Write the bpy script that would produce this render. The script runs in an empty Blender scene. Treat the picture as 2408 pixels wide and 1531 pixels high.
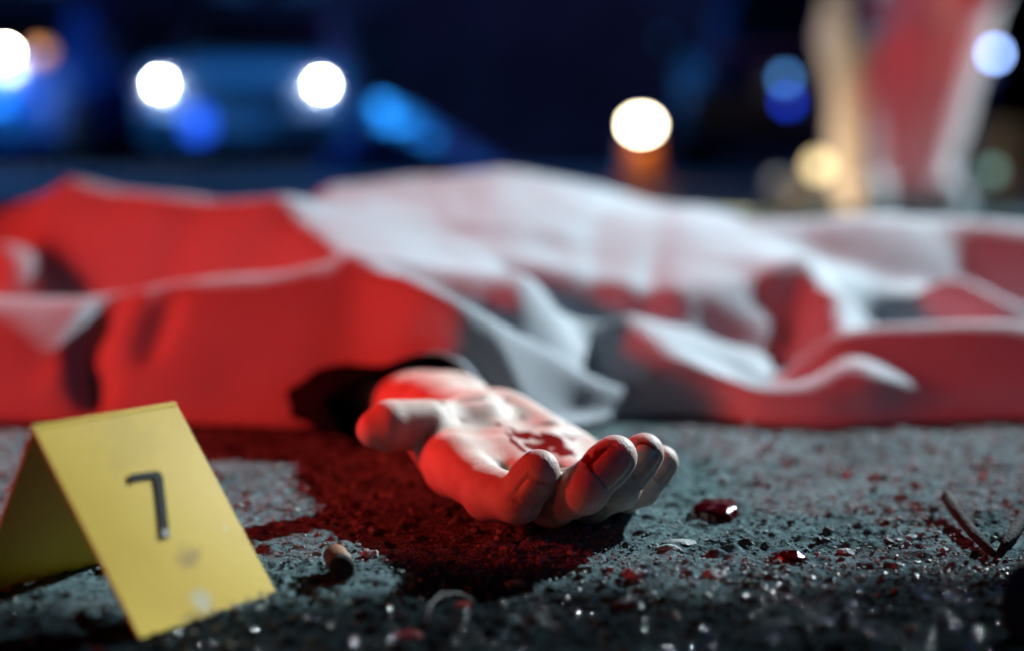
import bpy, bmesh, math, random
import numpy as np
from mathutils import Vector, Matrix

rnd = random.Random(7)
RS = np.random.RandomState(11)
sc = bpy.context.scene
COL = sc.collection

# ------------------------------------------------------------------ camera
CAM_H, PITCH, LENS = 0.135, math.atan((765.5 - 370.0) / 3344.44), 50.0
cam_d = bpy.data.cameras.new('camera')
cam = bpy.data.objects.new('camera', cam_d)
COL.objects.link(cam)
cam.location = (0, 0, CAM_H)
cam.rotation_euler = (math.pi / 2 - PITCH, 0, 0)
cam_d.lens = LENS
cam_d.sensor_width = 36.0
cam_d.clip_start = 0.01
cam_d.clip_end = 600
cam_d.dof.use_dof = True
cam_d.dof.focus_distance = 0.492
cam_d.dof.aperture_fstop = 3.1
sc.camera = cam

# ------------------------------------------------------------------ world, lamps, exposure
world = bpy.data.worlds.new('World')
sc.world = world
world.use_nodes = True
nt = world.node_tree
bg = nt.nodes['Background']
sky = nt.nodes.new('ShaderNodeTexSky')
sky.sky_type = 'NISHITA'
sky.sun_disc = False
sky.sun_elevation = math.radians(-7)
sky.sun_rotation = math.radians(200)
nt.links.new(sky.outputs[0], bg.inputs[0])
bg.inputs[1].default_value = 0.05


def lamp(name, kind, loc, energy, color, radius=0.05, target=None, spot=None, blend=0.3):
    d = bpy.data.lights.new(name, kind)
    d.energy = energy
    d.color = color
    if kind == 'SPOT':
        d.spot_size = math.radians(spot)
        d.spot_blend = blend
    d.shadow_soft_size = radius
    o = bpy.data.objects.new(name, d)
    COL.objects.link(o)
    o.location = loc
    if target is not None:
        o.rotation_euler = (Vector(target) - Vector(loc)).to_track_quat('-Z', 'Y').to_euler()
    return o


# cold floodlight of the scene lighting, behind and to the right
lamp('cold_lamp', 'SPOT', (1.54, 2.20, 1.28), 800, (0.80, 0.95, 1.0), 0.04, (0.13, 0.90, 0.03), 25, 1.0)
# added unseen lamp that whitens the squatting person's right side
lamp('cold_lamp', 'SPOT', (2.9, 2.6, 0.8), 260, (0.72, 0.92, 1.0), 0.05, (0.95, 3.3, 0.35), 40, 0.6)
# red rotating beacon to the left, then added red fills
lamp('red_lamp', 'SPOT', (-1.4, 0.36, 0.56), 138, (1.0, 0.030, 0.022), 0.10, (-0.06, 0.81, 0.04), 29, 0.45)
lamp('red_lamp', 'SPOT', (-0.62, -0.30, 0.25), 3.4, (1.0, 0.03, 0.03), 0.05, (0.03, 0.49, 0.02), 17, 0.6)  # added red fill for the camera side of the fingers
lamp('red_lamp', 'SPOT', (0.80, 1.5, 1.0), 70, (1.0, 0.03, 0.04), 0.05, (0.89, 3.25, 0.24), 14, 0.7)  # unseen red spot added to redden the squatting person
# unseen lamps for the police cars' blue beacons, then added fills
lamp('blue_lamp', 'POINT', (-0.6, 10.6, 1.6), 250, (0.02, 0.30, 1.0), 0.08)
lamp('blue_lamp', 'POINT', (-4.6, 9.6, 0.9), 420, (0.02, 0.28, 1.0), 0.08)
lamp('blue_lamp', 'POINT', (3.2, 6.6, 1.4), 40, (0.02, 0.10, 1.0), 0.08)
lamp('blue_lamp', 'POINT', (1.3, 0.1, 0.5), 2.6, (0.06, 0.40, 1.0), 0.10)  # added blue fill for the near ground, no car here
lamp('blue_lamp', 'POINT', (-1.5, 16.5, 4.4), 30, (0.22, 0.10, 1.0), 0.08)  # unseen lamp added to lift the back wall
lamp('red_lamp', 'POINT', (2.5, 15.0, 4.2), 18, (1.0, 0.03, 0.05), 0.08)  # unseen red lamp added for a maroon tint at the back

sc.view_settings.view_transform = 'Standard'
sc.view_settings.look = 'None'
sc.view_settings.gamma = 1.0
sc.view_settings.exposure = 0.0
sc.view_settings.use_curve_mapping = False
sc.cycles.use_denoising = True
sc.cycles.max_bounces = 6
sc.cycles.diffuse_bounces = 2
sc.cycles.sample_clamp_indirect = 4.0
sc.cycles.sample_clamp_direct = 0.0

# ------------------------------------------------------------------ helpers
F = 3344.44
CP, SP = math.cos(PITCH), math.sin(PITCH)


def ray(px, py):
    u = (px - 1204.0) / F
    v = (765.5 - py) / F
    return np.array([u, CP + v * SP, -SP + v * CP])


def at(px, py, Y):
    d = ray(px, py)
    return np.array([0, 0, CAM_H]) + d * (Y / d[1])


def on_ground(px, py, z=0.0):
    d = ray(px, py)
    return np.array([0, 0, CAM_H]) + d * ((z - CAM_H) / d[2])


def _h(ix, iy, seed):
    n = (ix.astype(np.int64) * 374761393 + iy.astype(np.int64) * 668265263 + seed * 974634)
    n = (n ^ (n >> 13)) * 1274126177
    n = n ^ (n >> 16)
    return (n & 0xFFFF) / 65535.0


def vnoise(x, y, seed=0):
    x0 = np.floor(x); y0 = np.floor(y)
    fx = x - x0; fy = y - y0
    fx = fx * fx * (3 - 2 * fx); fy = fy * fy * (3 - 2 * fy)
    a = _h(x0, y0, seed); b = _h(x0 + 1, y0, seed)
    c = _h(x0, y0 + 1, seed); d = _h(x0 + 1, y0 + 1, seed)
    return (a + (b - a) * fx + (c - a) * fy + (a - b - c + d) * fx * fy) * 2 - 1


def fbm(x, y, seed=0, octs=3):
    s = 0; a = 1.0; t = 0
    for o in range(octs):
        s = s + a * vnoise(x * 2 ** o + 17.3 * o, y * 2 ** o - 9.1 * o, seed + o)
        t += a
        a *= 0.5
    return s / t


def sstep(a, b, x):
    t = np.clip((x - a) / (b - a), 0, 1)
    return t * t * (3 - 2 * t)


def mesh_np(name, V, Fc, smooth=True):
    me = bpy.data.meshes.new(name)
    V = np.asarray(V, dtype=np.float32)
    Fc = np.asarray(Fc, dtype=np.int32)
    k = Fc.shape[1]
    me.vertices.add(len(V)); me.vertices.foreach_set('co', V.ravel())
    me.loops.add(Fc.size); me.loops.foreach_set('vertex_index', Fc.ravel())
    me.polygons.add(len(Fc))
    me.polygons.foreach_set('loop_start', np.arange(0, Fc.size, k, dtype=np.int32))
    me.polygons.foreach_set('use_smooth', np.full(len(Fc), smooth))
    me.update(calc_edges=True)
    return me


def grid_faces(nx, ny):
    i = np.arange(nx * ny).reshape(ny, nx)
    return np.stack([i[:-1, :-1], i[:-1, 1:], i[1:, 1:], i[1:, :-1]], -1).reshape(-1, 4)


def link(name, me, mat=None, parent=None, label=None, cat=None, group=None, kind=None):
    o = bpy.data.objects.new(name, me)
    COL.objects.link(o)
    if mat is not None and me is not None:
        for m in (mat if isinstance(mat, (list, tuple)) else [mat]):
            me.materials.append(m)
    if parent is not None:
        o.parent = parent
    if label: o['label'] = label
    if cat: o['category'] = cat
    if group: o['group'] = group
    if kind: o['kind'] = kind
    return o


def empty(name, loc, label, cat, rz=0, group=None):
    o = bpy.data.objects.new(name, None)
    COL.objects.link(o)
    o.location = loc
    o.rotation_euler = (0, 0, rz)
    o['label'] = label
    o['category'] = cat
    if group: o['group'] = group
    return o


def bm_mesh(name, bm, smooth=False):
    me = bpy.data.meshes.new(name)
    bmesh.ops.recalc_face_normals(bm, faces=bm.faces)
    bm.to_mesh(me)
    bm.free()
    if smooth:
        me.polygons.foreach_set('use_smooth', np.full(len(me.polygons), True))
    return me


def b_box(bm, c, s, rot=None, bev=0.0):
    r = bmesh.ops.create_cube(bm, size=1.0)
    M = Matrix.Translation(c) @ (rot or Matrix.Identity(4)) @ Matrix.Diagonal((s[0], s[1], s[2], 1))
    bmesh.ops.transform(bm, matrix=M, verts=r['verts'])
    if bev:
        es = {e for v in r['verts'] for e in v.link_edges}
        bmesh.ops.bevel(bm, geom=list(es), offset=bev, segments=2, affect='EDGES')


def b_cyl(bm, c, r1, r2, depth, seg=20, axis='Z', caps=True):
    R = Matrix.Identity(4)
    if axis == 'Y': R = Matrix.Rotation(math.pi / 2, 4, 'X')
    if axis == 'X': R = Matrix.Rotation(math.pi / 2, 4, 'Y')
    bmesh.ops.create_cone(bm, cap_ends=caps, segments=seg, radius1=r1, radius2=r2, depth=depth,
                          matrix=Matrix.Translation(c) @ R)


def b_ell(bm, c, s, seg=20, ring=12):
    bmesh.ops.create_uvsphere(bm, u_segments=seg, v_segments=ring, radius=1.0,
                              matrix=Matrix.Translation(c) @ Matrix.Diagonal((s[0], s[1], s[2], 1)))


def box_obj(name, c, s, mat, parent=None, bev=0.0, rot=None, **kw):
    bm = bmesh.new()
    b_box(bm, c, s, rot, bev)
    return link(name, bm_mesh(name, bm), mat, parent, **kw)


# ------------------------------------------------------------------ materials
def mat(name, col, rough=0.6, metal=0.0, noise=0.0, nscale=60.0, bump=0.0, bscale=200.0, **kw):
    m = bpy.data.materials.new(name)
    m.use_nodes = True
    n = m.node_tree.nodes; l = m.node_tree.links
    p = n['Principled BSDF']
    p.inputs['Base Color'].default_value = (*col, 1)
    p.inputs['Roughness'].default_value = rough
    p.inputs['Metallic'].default_value = metal
    for k, v in kw.items():
        p.inputs[k.replace('_', ' ')].default_value = v
    if noise or bump:
        tc = n.new('ShaderNodeTexCoord')
    if noise:
        t = n.new('ShaderNodeTexNoise'); t.inputs['Scale'].default_value = nscale
        t.inputs['Detail'].default_value = 5
        l.new(tc.outputs['Object'], t.inputs['Vector'])
        mx = n.new('ShaderNodeMix'); mx.data_type = 'RGBA'; mx.blend_type = 'MULTIPLY'
        mx.inputs[0].default_value = 1.0
        rp = n.new('ShaderNodeMapRange')
        rp.inputs['From Min'].default_value = 0.3; rp.inputs['From Max'].default_value = 0.7
        rp.inputs['To Min'].default_value = 1 - noise; rp.inputs['To Max'].default_value = 1
        l.new(t.outputs['Fac'], rp.inputs['Value'])
        mx.inputs[6].default_value = (*col, 1)
        l.new(rp.outputs[0], mx.inputs[7])
        l.new(mx.outputs[2], p.inputs['Base Color'])
    if bump:
        t2 = n.new('ShaderNodeTexNoise'); t2.inputs['Scale'].default_value = bscale
        t2.inputs['Detail'].default_value = 4
        l.new(tc.outputs['Object'], t2.inputs['Vector'])
        b = n.new('ShaderNodeBump'); b.inputs['Strength'].default_value = bump
        b.inputs['Distance'].default_value = 0.002
        l.new(t2.outputs['Fac'], b.inputs['Height'])
        l.new(b.outputs[0], p.inputs['Normal'])
    return m


def emit(name, col, s):
    m = bpy.data.materials.new(name)
    m.use_nodes = True
    p = m.node_tree.nodes['Principled BSDF']
    p.inputs['Base Color'].default_value = (*[min(1, c) for c in col], 1)
    p.inputs['Emission Color'].default_value = (*col, 1)
    p.inputs['Emission Strength'].default_value = s
    return m


def ground_material():
    m = bpy.data.materials.new('rough_concrete')
    m.use_nodes = True
    n = m.node_tree.nodes; l = m.node_tree.links
    p = n['Principled BSDF']
    geo = n.new('ShaderNodeNewGeometry')

    def noise(scale, det=6):
        t = n.new('ShaderNodeTexNoise'); t.inputs['Scale'].default_value = scale
        t.inputs['Detail'].default_value = det; t.inputs['Roughness'].default_value = 0.65
        l.new(geo.outputs['Position'], t.inputs['Vector'])
        return t
    ramp = n.new('ShaderNodeValToRGB')
    ramp.color_ramp.elements[0].position = 0.33; ramp.color_ramp.elements[0].color = (0.026, 0.040, 0.042, 1)
    ramp.color_ramp.elements[1].position = 0.66; ramp.color_ramp.elements[1].color = (0.23, 0.345, 0.365, 1)
    e = ramp.color_ramp.elements.new(0.48); e.color = (0.145, 0.212, 0.225, 1)
    l.new(noise(320).outputs['Fac'], ramp.inputs[0])
    big = n.new('ShaderNodeMapRange')
    big.inputs['From Min'].default_value = 0.3; big.inputs['From Max'].default_value = 0.7
    big.inputs['To Min'].default_value = 0.55; big.inputs['To Max'].default_value = 1.15
    l.new(noise(22).outputs['Fac'], big.inputs['Value'])
    m1 = n.new('ShaderNodeMix'); m1.data_type = 'RGBA'; m1.blend_type = 'MULTIPLY'; m1.inputs[0].default_value = 1
    l.new(ramp.outputs[0], m1.inputs[6]); l.new(big.outputs[0], m1.inputs[7])
    # wet patch: an irregular puddled strip on the near side
    att = n.new('ShaderNodeAttribute'); att.attribute_name = 'wet'
    m2 = n.new('ShaderNodeMix'); m2.data_type = 'RGBA'; m2.blend_type = 'MULTIPLY'
    m2.inputs[7].default_value = (0.12, 0.12, 0.13, 1)
    l.new(att.outputs['Fac'], m2.inputs[0]); l.new(m1.outputs[2], m2.inputs[6])
    l.new(m2.outputs[2], p.inputs['Base Color'])
    r = n.new('ShaderNodeMapRange')
    r.inputs['To Min'].default_value = 0.78; r.inputs['To Max'].default_value = 0.40
    p.inputs['Specular IOR Level'].default_value = 0.0
    l.new(att.outputs['Fac'], r.inputs['Value'])
    l.new(r.outputs[0], p.inputs['Roughness'])
    b = n.new('ShaderNodeBump'); b.inputs['Strength'].default_value = 1.0; b.inputs['Distance'].default_value = 0.0020
    l.new(noise(900, 5).outputs['Fac'], b.inputs['Height'])
    l.new(b.outputs[0], p.inputs['Normal'])
    return m


def gravel_material():
    m = bpy.data.materials.new('stone_chips')
    m.use_nodes = True
    n = m.node_tree.nodes; l = m.node_tree.links
    p = n['Principled BSDF']
    a = n.new('ShaderNodeAttribute'); a.attribute_name = 'tone'
    geo = n.new('ShaderNodeNewGeometry')
    t = n.new('ShaderNodeTexNoise'); t.inputs['Scale'].default_value = 700; t.inputs['Detail'].default_value = 5
    l.new(geo.outputs['Position'], t.inputs['Vector'])
    mp = n.new('ShaderNodeMapRange'); mp.inputs['From Min'].default_value = 0.3; mp.inputs['From Max'].default_value = 0.7
    mp.inputs['To Min'].default_value = 0.6; mp.inputs['To Max'].default_value = 1.1
    l.new(t.outputs['Fac'], mp.inputs['Value'])
    mx = n.new('ShaderNodeMix'); mx.data_type = 'RGBA'; mx.blend_type = 'MULTIPLY'; mx.inputs[0].default_value = 1
    l.new(a.outputs['Color'], mx.inputs[6]); l.new(mp.outputs[0], mx.inputs[7])
    l.new(mx.outputs[2], p.inputs['Base Color'])
    r = n.new('ShaderNodeAttribute'); r.attribute_name = 'wet'
    rr = n.new('ShaderNodeMapRange'); rr.inputs['To Min'].default_value = 0.7; rr.inputs['To Max'].default_value = 0.09
    l.new(r.outputs['Fac'], rr.inputs['Value']); l.new(rr.outputs[0], p.inputs['Roughness'])
    b = n.new('ShaderNodeBump'); b.inputs['Strength'].default_value = 0.5; b.inputs['Distance'].default_value = 0.0006
    l.new(t.outputs['Fac'], b.inputs['Height']); l.new(b.outputs[0], p.inputs['Normal'])
    return m


def skin_material():
    m = bpy.data.materials.new('skin')
    m.use_nodes = True
    n = m.node_tree.nodes; l = m.node_tree.links
    p = n['Principled BSDF']
    geo = n.new('ShaderNodeNewGeometry')
    t = n.new('ShaderNodeTexNoise'); t.inputs['Scale'].default_value = 90; t.inputs['Detail'].default_value = 5
    l.new(geo.outputs['Position'], t.inputs['Vector'])
    ramp = n.new('ShaderNodeValToRGB')
    ramp.color_ramp.elements[0].position = 0.35; ramp.color_ramp.elements[0].color = (0.50, 0.32, 0.27, 1)
    ramp.color_ramp.elements[1].position = 0.65; ramp.color_ramp.elements[1].color = (0.62, 0.49, 0.43, 1)
    l.new(t.outputs['Fac'], ramp.inputs[0])
    a = n.new('ShaderNodeAttribute'); a.attribute_name = 'blood'
    t2 = n.new('ShaderNodeTexNoise'); t2.inputs['Scale'].default_value = 260; t2.inputs['Detail'].default_value = 6
    l.new(geo.outputs['Position'], t2.inputs['Vector'])
    ad = n.new('ShaderNodeMath'); ad.operation = 'ADD'
    l.new(a.outputs['Fac'], ad.inputs[0])
    sb = n.new('ShaderNodeMath'); sb.operation = 'MULTIPLY_ADD'
    sb.inputs[1].default_value = 0.9; sb.inputs[2].default_value = -0.45
    l.new(t2.outputs['Fac'], sb.inputs[0]); l.new(sb.outputs[0], ad.inputs[1])
    st = n.new('ShaderNodeMapRange'); st.inputs['From Min'].default_value = 0.38; st.inputs['From Max'].default_value = 0.62
    l.new(ad.outputs[0], st.inputs['Value'])
    mx = n.new('ShaderNodeMix'); mx.data_type = 'RGBA'
    mx.inputs[7].default_value = (0.20, 0.010, 0.010, 1)
    l.new(st.outputs[0], mx.inputs[0]); l.new(ramp.outputs[0], mx.inputs[6])
    l.new(mx.outputs[2], p.inputs['Base Color'])
    rr = n.new('ShaderNodeMapRange'); rr.inputs['To Min'].default_value = 0.62; rr.inputs['To Max'].default_value = 0.12
    l.new(st.outputs[0], rr.inputs['Value']); l.new(rr.outputs[0], p.inputs['Roughness'])
    p.inputs['Subsurface Weight'].default_value = 0.06
    p.inputs['Subsurface Radius'].default_value = (1.0, 0.35, 0.2)
    p.inputs['Subsurface Scale'].default_value = 0.0014
    # fine skin relief
    v = n.new('ShaderNodeTexVoronoi'); v.inputs['Scale'].default_value = 1100
    l.new(geo.outputs['Position'], v.inputs['Vector'])
    t3 = n.new('ShaderNodeTexNoise'); t3.inputs['Scale'].default_value = 420; t3.inputs['Detail'].default_value = 4
    l.new(geo.outputs['Position'], t3.inputs['Vector'])
    sm = n.new('ShaderNodeMath'); sm.operation = 'ADD'
    l.new(v.outputs['Distance'], sm.inputs[0]); l.new(t3.outputs['Fac'], sm.inputs[1])
    b = n.new('ShaderNodeBump'); b.inputs['Strength'].default_value = 0.30; b.inputs['Distance'].default_value = 0.0004
    l.new(sm.outputs[0], b.inputs['Height']); l.new(b.outputs[0], p.inputs['Normal'])
    return m


M_ground = ground_material()
M_gravel = gravel_material()
M_skin = skin_material()
M_nail = mat('fingernail', (0.56, 0.36, 0.31), 0.28, noise=0.25, nscale=300, Subsurface_Weight=0.2, Subsurface_Scale=0.001)
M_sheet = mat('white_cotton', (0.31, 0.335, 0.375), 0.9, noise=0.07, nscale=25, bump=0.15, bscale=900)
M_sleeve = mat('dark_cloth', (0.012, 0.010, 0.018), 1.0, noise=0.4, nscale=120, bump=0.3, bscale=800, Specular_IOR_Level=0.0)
M_black = mat('black_ink', (0.008, 0.008, 0.009), 0.6, Specular_IOR_Level=0.15)
M_blood = mat('blood', (0.055, 0.002, 0.004), 0.08, noise=0.4, nscale=200, bump=0.25, bscale=300)
M_twig = mat('dark_twig', (0.005, 0.0045, 0.004), 0.9, noise=0.6, nscale=300, bump=0.8, bscale=600)
M_suit = mat('coverall_cloth', (0.74, 0.74, 0.74), 0.85, noise=0.08, nscale=20, bump=0.4, bscale=60)
M_glove = mat('glove_rubber', (0.25, 0.33, 0.5), 0.45, noise=0.1, nscale=50)
M_face = mat('face_skin', (0.5, 0.33, 0.26), 0.55, noise=0.15, nscale=40, Subsurface_Weight=0.1)
M_wall = mat('painted_wall', (0.20, 0.19, 0.22), 0.85, noise=0.5, nscale=1.2, bump=0.5, bscale=8)
M_pane = mat('dark_glass', (0.004, 0.004, 0.006), 0.45)
M_frame = mat('window_frame_paint', (0.06, 0.06, 0.07), 0.5, noise=0.2, nscale=8)
M_paint_w = mat('white_car_paint', (0.31, 0.335, 0.375), 0.25, noise=0.06, nscale=3)
M_paint_b = mat('blue_car_paint', (0.07, 0.20, 0.55), 0.25, noise=0.1, nscale=3)
M_paint_d = mat('navy_car_paint', (0.010, 0.016, 0.045), 0.6, noise=0.1, nscale=3)
M_trim = mat('black_plastic', (0.012, 0.012, 0.013), 0.45, noise=0.2, nscale=12)
M_rubber = mat('tyre_rubber', (0.012, 0.012, 0.012), 0.8, noise=0.2, nscale=30)
M_rim = mat('alloy_rim', (0.45, 0.45, 0.46), 0.3, 1.0, noise=0.1, nscale=20)
M_heap = mat('heap_blue', (0.03, 0.10, 0.34), 0.45, noise=0.15, nscale=6, bump=0.4, bscale=14)
M_orange = mat('orange_plastic', (0.42, 0.19, 0.07), 0.45, noise=0.15, nscale=14)

# ------------------------------------------------------------------ ground
def axis(lo, hi, step, far_lo, far_hi):
    a = list(np.arange(lo, hi, step))
    s, v = step, a[-1]
    while v < far_hi:
        s *= 1.22; v += s; a.append(v)
    s, v = step, a[0]
    pre = []
    while v > far_lo:
        s *= 1.22; v -= s; pre.append(v)
    return np.array(pre[::-1] + a)


gx = axis(-0.30, 0.36, 0.00105, -150, 150)
gy = axis(0.335, 0.75, 0.00105, -30, 260)
X, Y = np.meshgrid(gx, gy)


def wet_at(x, y):
    n = fbm(x * 14, y * 14, 91, 3) * 0.045 + fbm(x * 70, y * 70, 95, 2) * 0.010
    edge = 0.442 + 0.035 * sstep(0.02, 0.20, x) - 0.004 * sstep(-.02, -.2, x)
    return sstep(0.022, -0.022, y + n - edge) * sstep(-.35, -.2, x + 0 * y) * sstep(.5, .3, x)


def ground_z(x, y):
    m = sstep(3.0, 0.8, np.hypot(x, y - 0.5))
    return (fbm(x * 18, y * 18, 3, 3) * 0.0022) * m


rel = sstep(0.12, 0.0, np.maximum(np.maximum(-0.30 - X, X - 0.36), np.maximum(0.335 - Y, Y - 0.75)))
Zg = ground_z(X, Y)
wn = fbm(X * 60, Y * 60, 31, 2) * 0.004
g1 = fbm((X + wn) * 170, (Y + wn) * 170, 5, 3)
g2 = fbm(X * 420, Y * 420, 9, 2)
Zg += rel * (0.0008 * g1 + 0.0005 * g2 - 0.0011 * sstep(0.3, 0.6, fbm(X * 170, Y * 170, 41, 2)))
# stones set in the surface
inx = (gx > -0.305) & (gx < 0.365); iny = (gy > 0.33) & (gy < 0.755)
i0, j0 = np.argmax(inx), np.argmax(iny)
stamp = np.zeros_like(Zg)
for _ in range(9000):
    cx, cy = rnd.uniform(-0.29, 0.35), rnd.uniform(0.34, 0.74)
    r = 0.0007 + 0.0022 * rnd.random() ** 3.0
    rx, ry = r * rnd.uniform(.8, 1.7), r * rnd.uniform(.8, 1.5)
    ia, ib = np.searchsorted(gx, cx - rx), np.searchsorted(gx, cx + rx)
    ja, jb = np.searchsorted(gy, cy - ry), np.searchsorted(gy, cy + ry)
    q = ((gx[ia:ib][None, :] - cx) / rx) ** 2 + ((gy[ja:jb][:, None] - cy) / ry) ** 2
    hgt = r * rnd.uniform(.35, .8) * np.sqrt(np.clip(1 - q, 0, 1))
    stamp[ja:jb, ia:ib] = np.maximum(stamp[ja:jb, ia:ib], hgt)
Zg += stamp * (1 + 0.35 * g2)
me = mesh_np('ground', np.stack([X, Y, Zg], -1).reshape(-1, 3), grid_faces(len(gx), len(gy)))
a = me.attributes.new('wet', 'FLOAT', 'POINT')
a.data.foreach_set('value', wet_at(X, Y).ravel().astype(np.float32))
link('ground', me, M_ground, kind='structure')


bm = bmesh.new()  # dark sheet laid over the far ground, its colour standing in for shade
q_ = [bm.verts.new(p) for p in ((-120, 5.2, .004), (120, 5.2, .004), (120, 250, .004), (-120, 250, .004))]
bm.faces.new(q_)
link('dark_ground_sheet', bm_mesh('dark_ground_sheet', bm), mat('dark_far_ground', (.022, .022, .024), .85, noise=.4, nscale=9, bump=.4, bscale=40), kind='structure')

# ------------------------------------------------------------------ rocks
def rock_proto(sub, seed):
    bm = bmesh.new()
    bmesh.ops.create_icosphere(bm, subdivisions=sub, radius=1)
    r = np.random.RandomState(seed)
    V = np.array([v.co[:] for v in bm.verts])
    # chop with random planes to get chipped facets
    for _ in range(9):
        nrm = r.randn(3); nrm /= np.linalg.norm(nrm)
        d = r.uniform(0.5, 0.85)
        t = V @ nrm - d
        V -= np.clip(t, 0, None)[:, None] * nrm
    V += r.randn(*V.shape) * 0.035
    Fc = np.array([[v.index for v in f.verts] for f in bm.faces])
    bm.free()
    return V, Fc


PROT = [rock_proto(1, s) for s in range(8)]
PROT2 = [rock_proto(3, 50 + s) for s in range(6)]


def rand_rot(r):
    q = r.randn(4); q /= np.linalg.norm(q)
    w, x, y, z = q
    return np.array([[1 - 2 * (y * y + z * z), 2 * (x * y - z * w), 2 * (x * z + y * w)],
                     [2 * (x * y + z * w), 1 - 2 * (x * x + z * z), 2 * (y * z - x * w)],
                     [2 * (x * z - y * w), 2 * (y * z + x * w), 1 - 2 * (x * x + y * y)]])


VV, FF, TT, WW = [], [], [], []
off = 0
N = 9000
cx = RS.uniform(-0.29, 0.34, N); cy = 0.345 + (RS.uniform(0, 1, N) ** 1.25) * 0.36
rr = 0.00035 + 0.0018 * RS.uniform(0, 1, N) ** 5
dens = fbm(cx * 25, cy * 25, 77, 2)
keep = dens > RS.uniform(-0.75, 0.35, N)
cx, cy, rr = cx[keep], cy[keep], rr[keep]
M_ = 2600                                     # wet grit of the near strip
cx = np.append(cx, RS.uniform(-0.10, 0.22, M_)); cy = np.append(cy, RS.uniform(0.355, 0.462, M_))
rr = np.append(rr, RS.uniform(0.0004, 0.0010, M_))
M2_ = 2200                                    # fine crumbs around the hand and the stub
cx = np.append(cx, RS.uniform(-0.13, 0.22, M2_)); cy = np.append(cy, RS.uniform(0.452, 0.545, M2_))
rr = np.append(rr, 0.0003 + 0.0007 * RS.uniform(0, 1, M2_) ** 2)
cz = ground_z(cx, cy)
wet = wet_at(cx, cy)
for i in range(len(cx)):
    V, Fc = PROT[i % len(PROT)]
    R = rand_rot(RS)
    s = rr[i] * np.array([RS.uniform(.8, 1.6), RS.uniform(.8, 1.4), RS.uniform(.55, 1.0)])
    W = (V @ R.T) * s + (cx[i], cy[i], cz[i] + 0.0006 + rr[i] * 0.35)
    VV.append(W); FF.append(Fc + off); off += len(V)
    t = RS.choice([0.06, 0.14, 0.24, 0.34, 0.48], p=[.22, .25, .25, .18, .10]) * RS.uniform(.8, 1.2)
    t *= (1 - 0.80 * wet[i])
    TT.append(np.tile([t * .60, t * RS.uniform(.82, .88), t * RS.uniform(.82, .92), 1], (len(V), 1)))
    WW.append(np.full(len(V), wet[i]))
me = mesh_np('gravel', np.concatenate(VV), np.concatenate(FF), smooth=False)
a = me.attributes.new('tone', 'FLOAT_COLOR', 'POINT'); a.data.foreach_set('color', np.concatenate(TT).ravel().astype(np.float32))
a = me.attributes.new('wet', 'FLOAT', 'POINT'); a.data.foreach_set('value', np.concatenate(WW).astype(np.float32))
link('gravel', me, M_gravel, label='fine loose stone chips scattered over the rough concrete', cat='gravel', kind='stuff')


def stone(px, py, size, tone, label, seed, flat=0.7, group=None):
    V, Fc = PROT2[seed % len(PROT2)]
    r = np.random.RandomState(seed)
    W = (V @ rand_rot(r).T) * np.array([size[0] * .85, size[1] * .85, size[2] * .62])
    W += (fbm(W[:, 0] * 900 + seed, W[:, 1] * 900 + W[:, 2] * 500, seed, 2) * size[2] * 0.14)[:, None] * np.array([.6, .6, 1])
    c = on_ground(px, py)
    z = float(ground_z(np.array([c[0]]), np.array([c[1]]))[0])
    zmin = W[:, 2].min()
    me = mesh_np('stone', W, Fc, smooth=False)
    a = me.attributes.new('tone', 'FLOAT_COLOR', 'POINT')
    a.data.foreach_set('color', np.tile([tone[0] * .75, tone[1] * .85, tone[2] * .88, 1], (len(W), 1)).ravel().astype(np.float32))
    w = float(wet_at(np.array([c[0]]), np.array([c[1]]))[0])
    a = me.attributes.new('wet', 'FLOAT', 'POINT'); a.data.foreach_set('value', np.full(len(W), w, dtype=np.float32))
    o = link('stone', me, M_gravel, label=label, cat='stone', group=group)
    o.location = (c[0], c[1], z - zmin * 0.62)
    return o


stone(870, 1312, (.0034, .0032, .0033), (.50, .47, .44), 'pale pointed stone chip behind the brown stub', 1)
stone(1755, 1285, (.0036, .0030, .0030), (.05, .05, .05), 'dark jagged lump of stone right of the curled fingers', 2)
stone(1575, 1300, (.0060, .0044, .0026), (.42, .42, .41), 'flat pale stone in sharp focus below the little finger', 3)
stone(1500, 1360, (.0062, .0050, .0040), (.36, .37, .37), 'rounded grey stone in front of the hand shadow', 4)
stone(1600, 1280, (.0075, .0040, .0018), (.40, .40, .39), 'long thin stone flake beside the dark blood drop', 5)
stone(1440, 1345, (.0030, .0026, .0024), (.30, .30, .30), 'small grey stone at the tip of the hand shadow', 6)
stone(1210, 1365, (.0042, .0030, .0024), (.33, .34, .34), 'mid grey stone between hand shadow and brown stub', 7)
stone(1480, 1425, (.0060, .0045, .0030), (.10, .10, .11), 'wet dark stone near the bottom of the picture', 8)
stone(560, 1268, (.0028, .0028, .0026), (.40, .36, .34), 'pebble beside the right edge of the yellow marker', 9)
stone(1090, 1425, (.0040, .0034, .0022), (.30, .06, .05), 'reddish stone chip in the blurred near ground', 10)
stone(960, 1495, (.0050, .0040, .0024), (.26, .05, .05), 'red stained stone at the bottom edge', 11)
stone(1680, 1365, (.0060, .0040, .0026), (.34, .35, .35), 'broad grey flake on the wet edge', 12)
stone(1990, 1300, (.0040, .0030, .0020), (.30, .31, .31), 'small flat stone left of the dark twig', 13)

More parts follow.
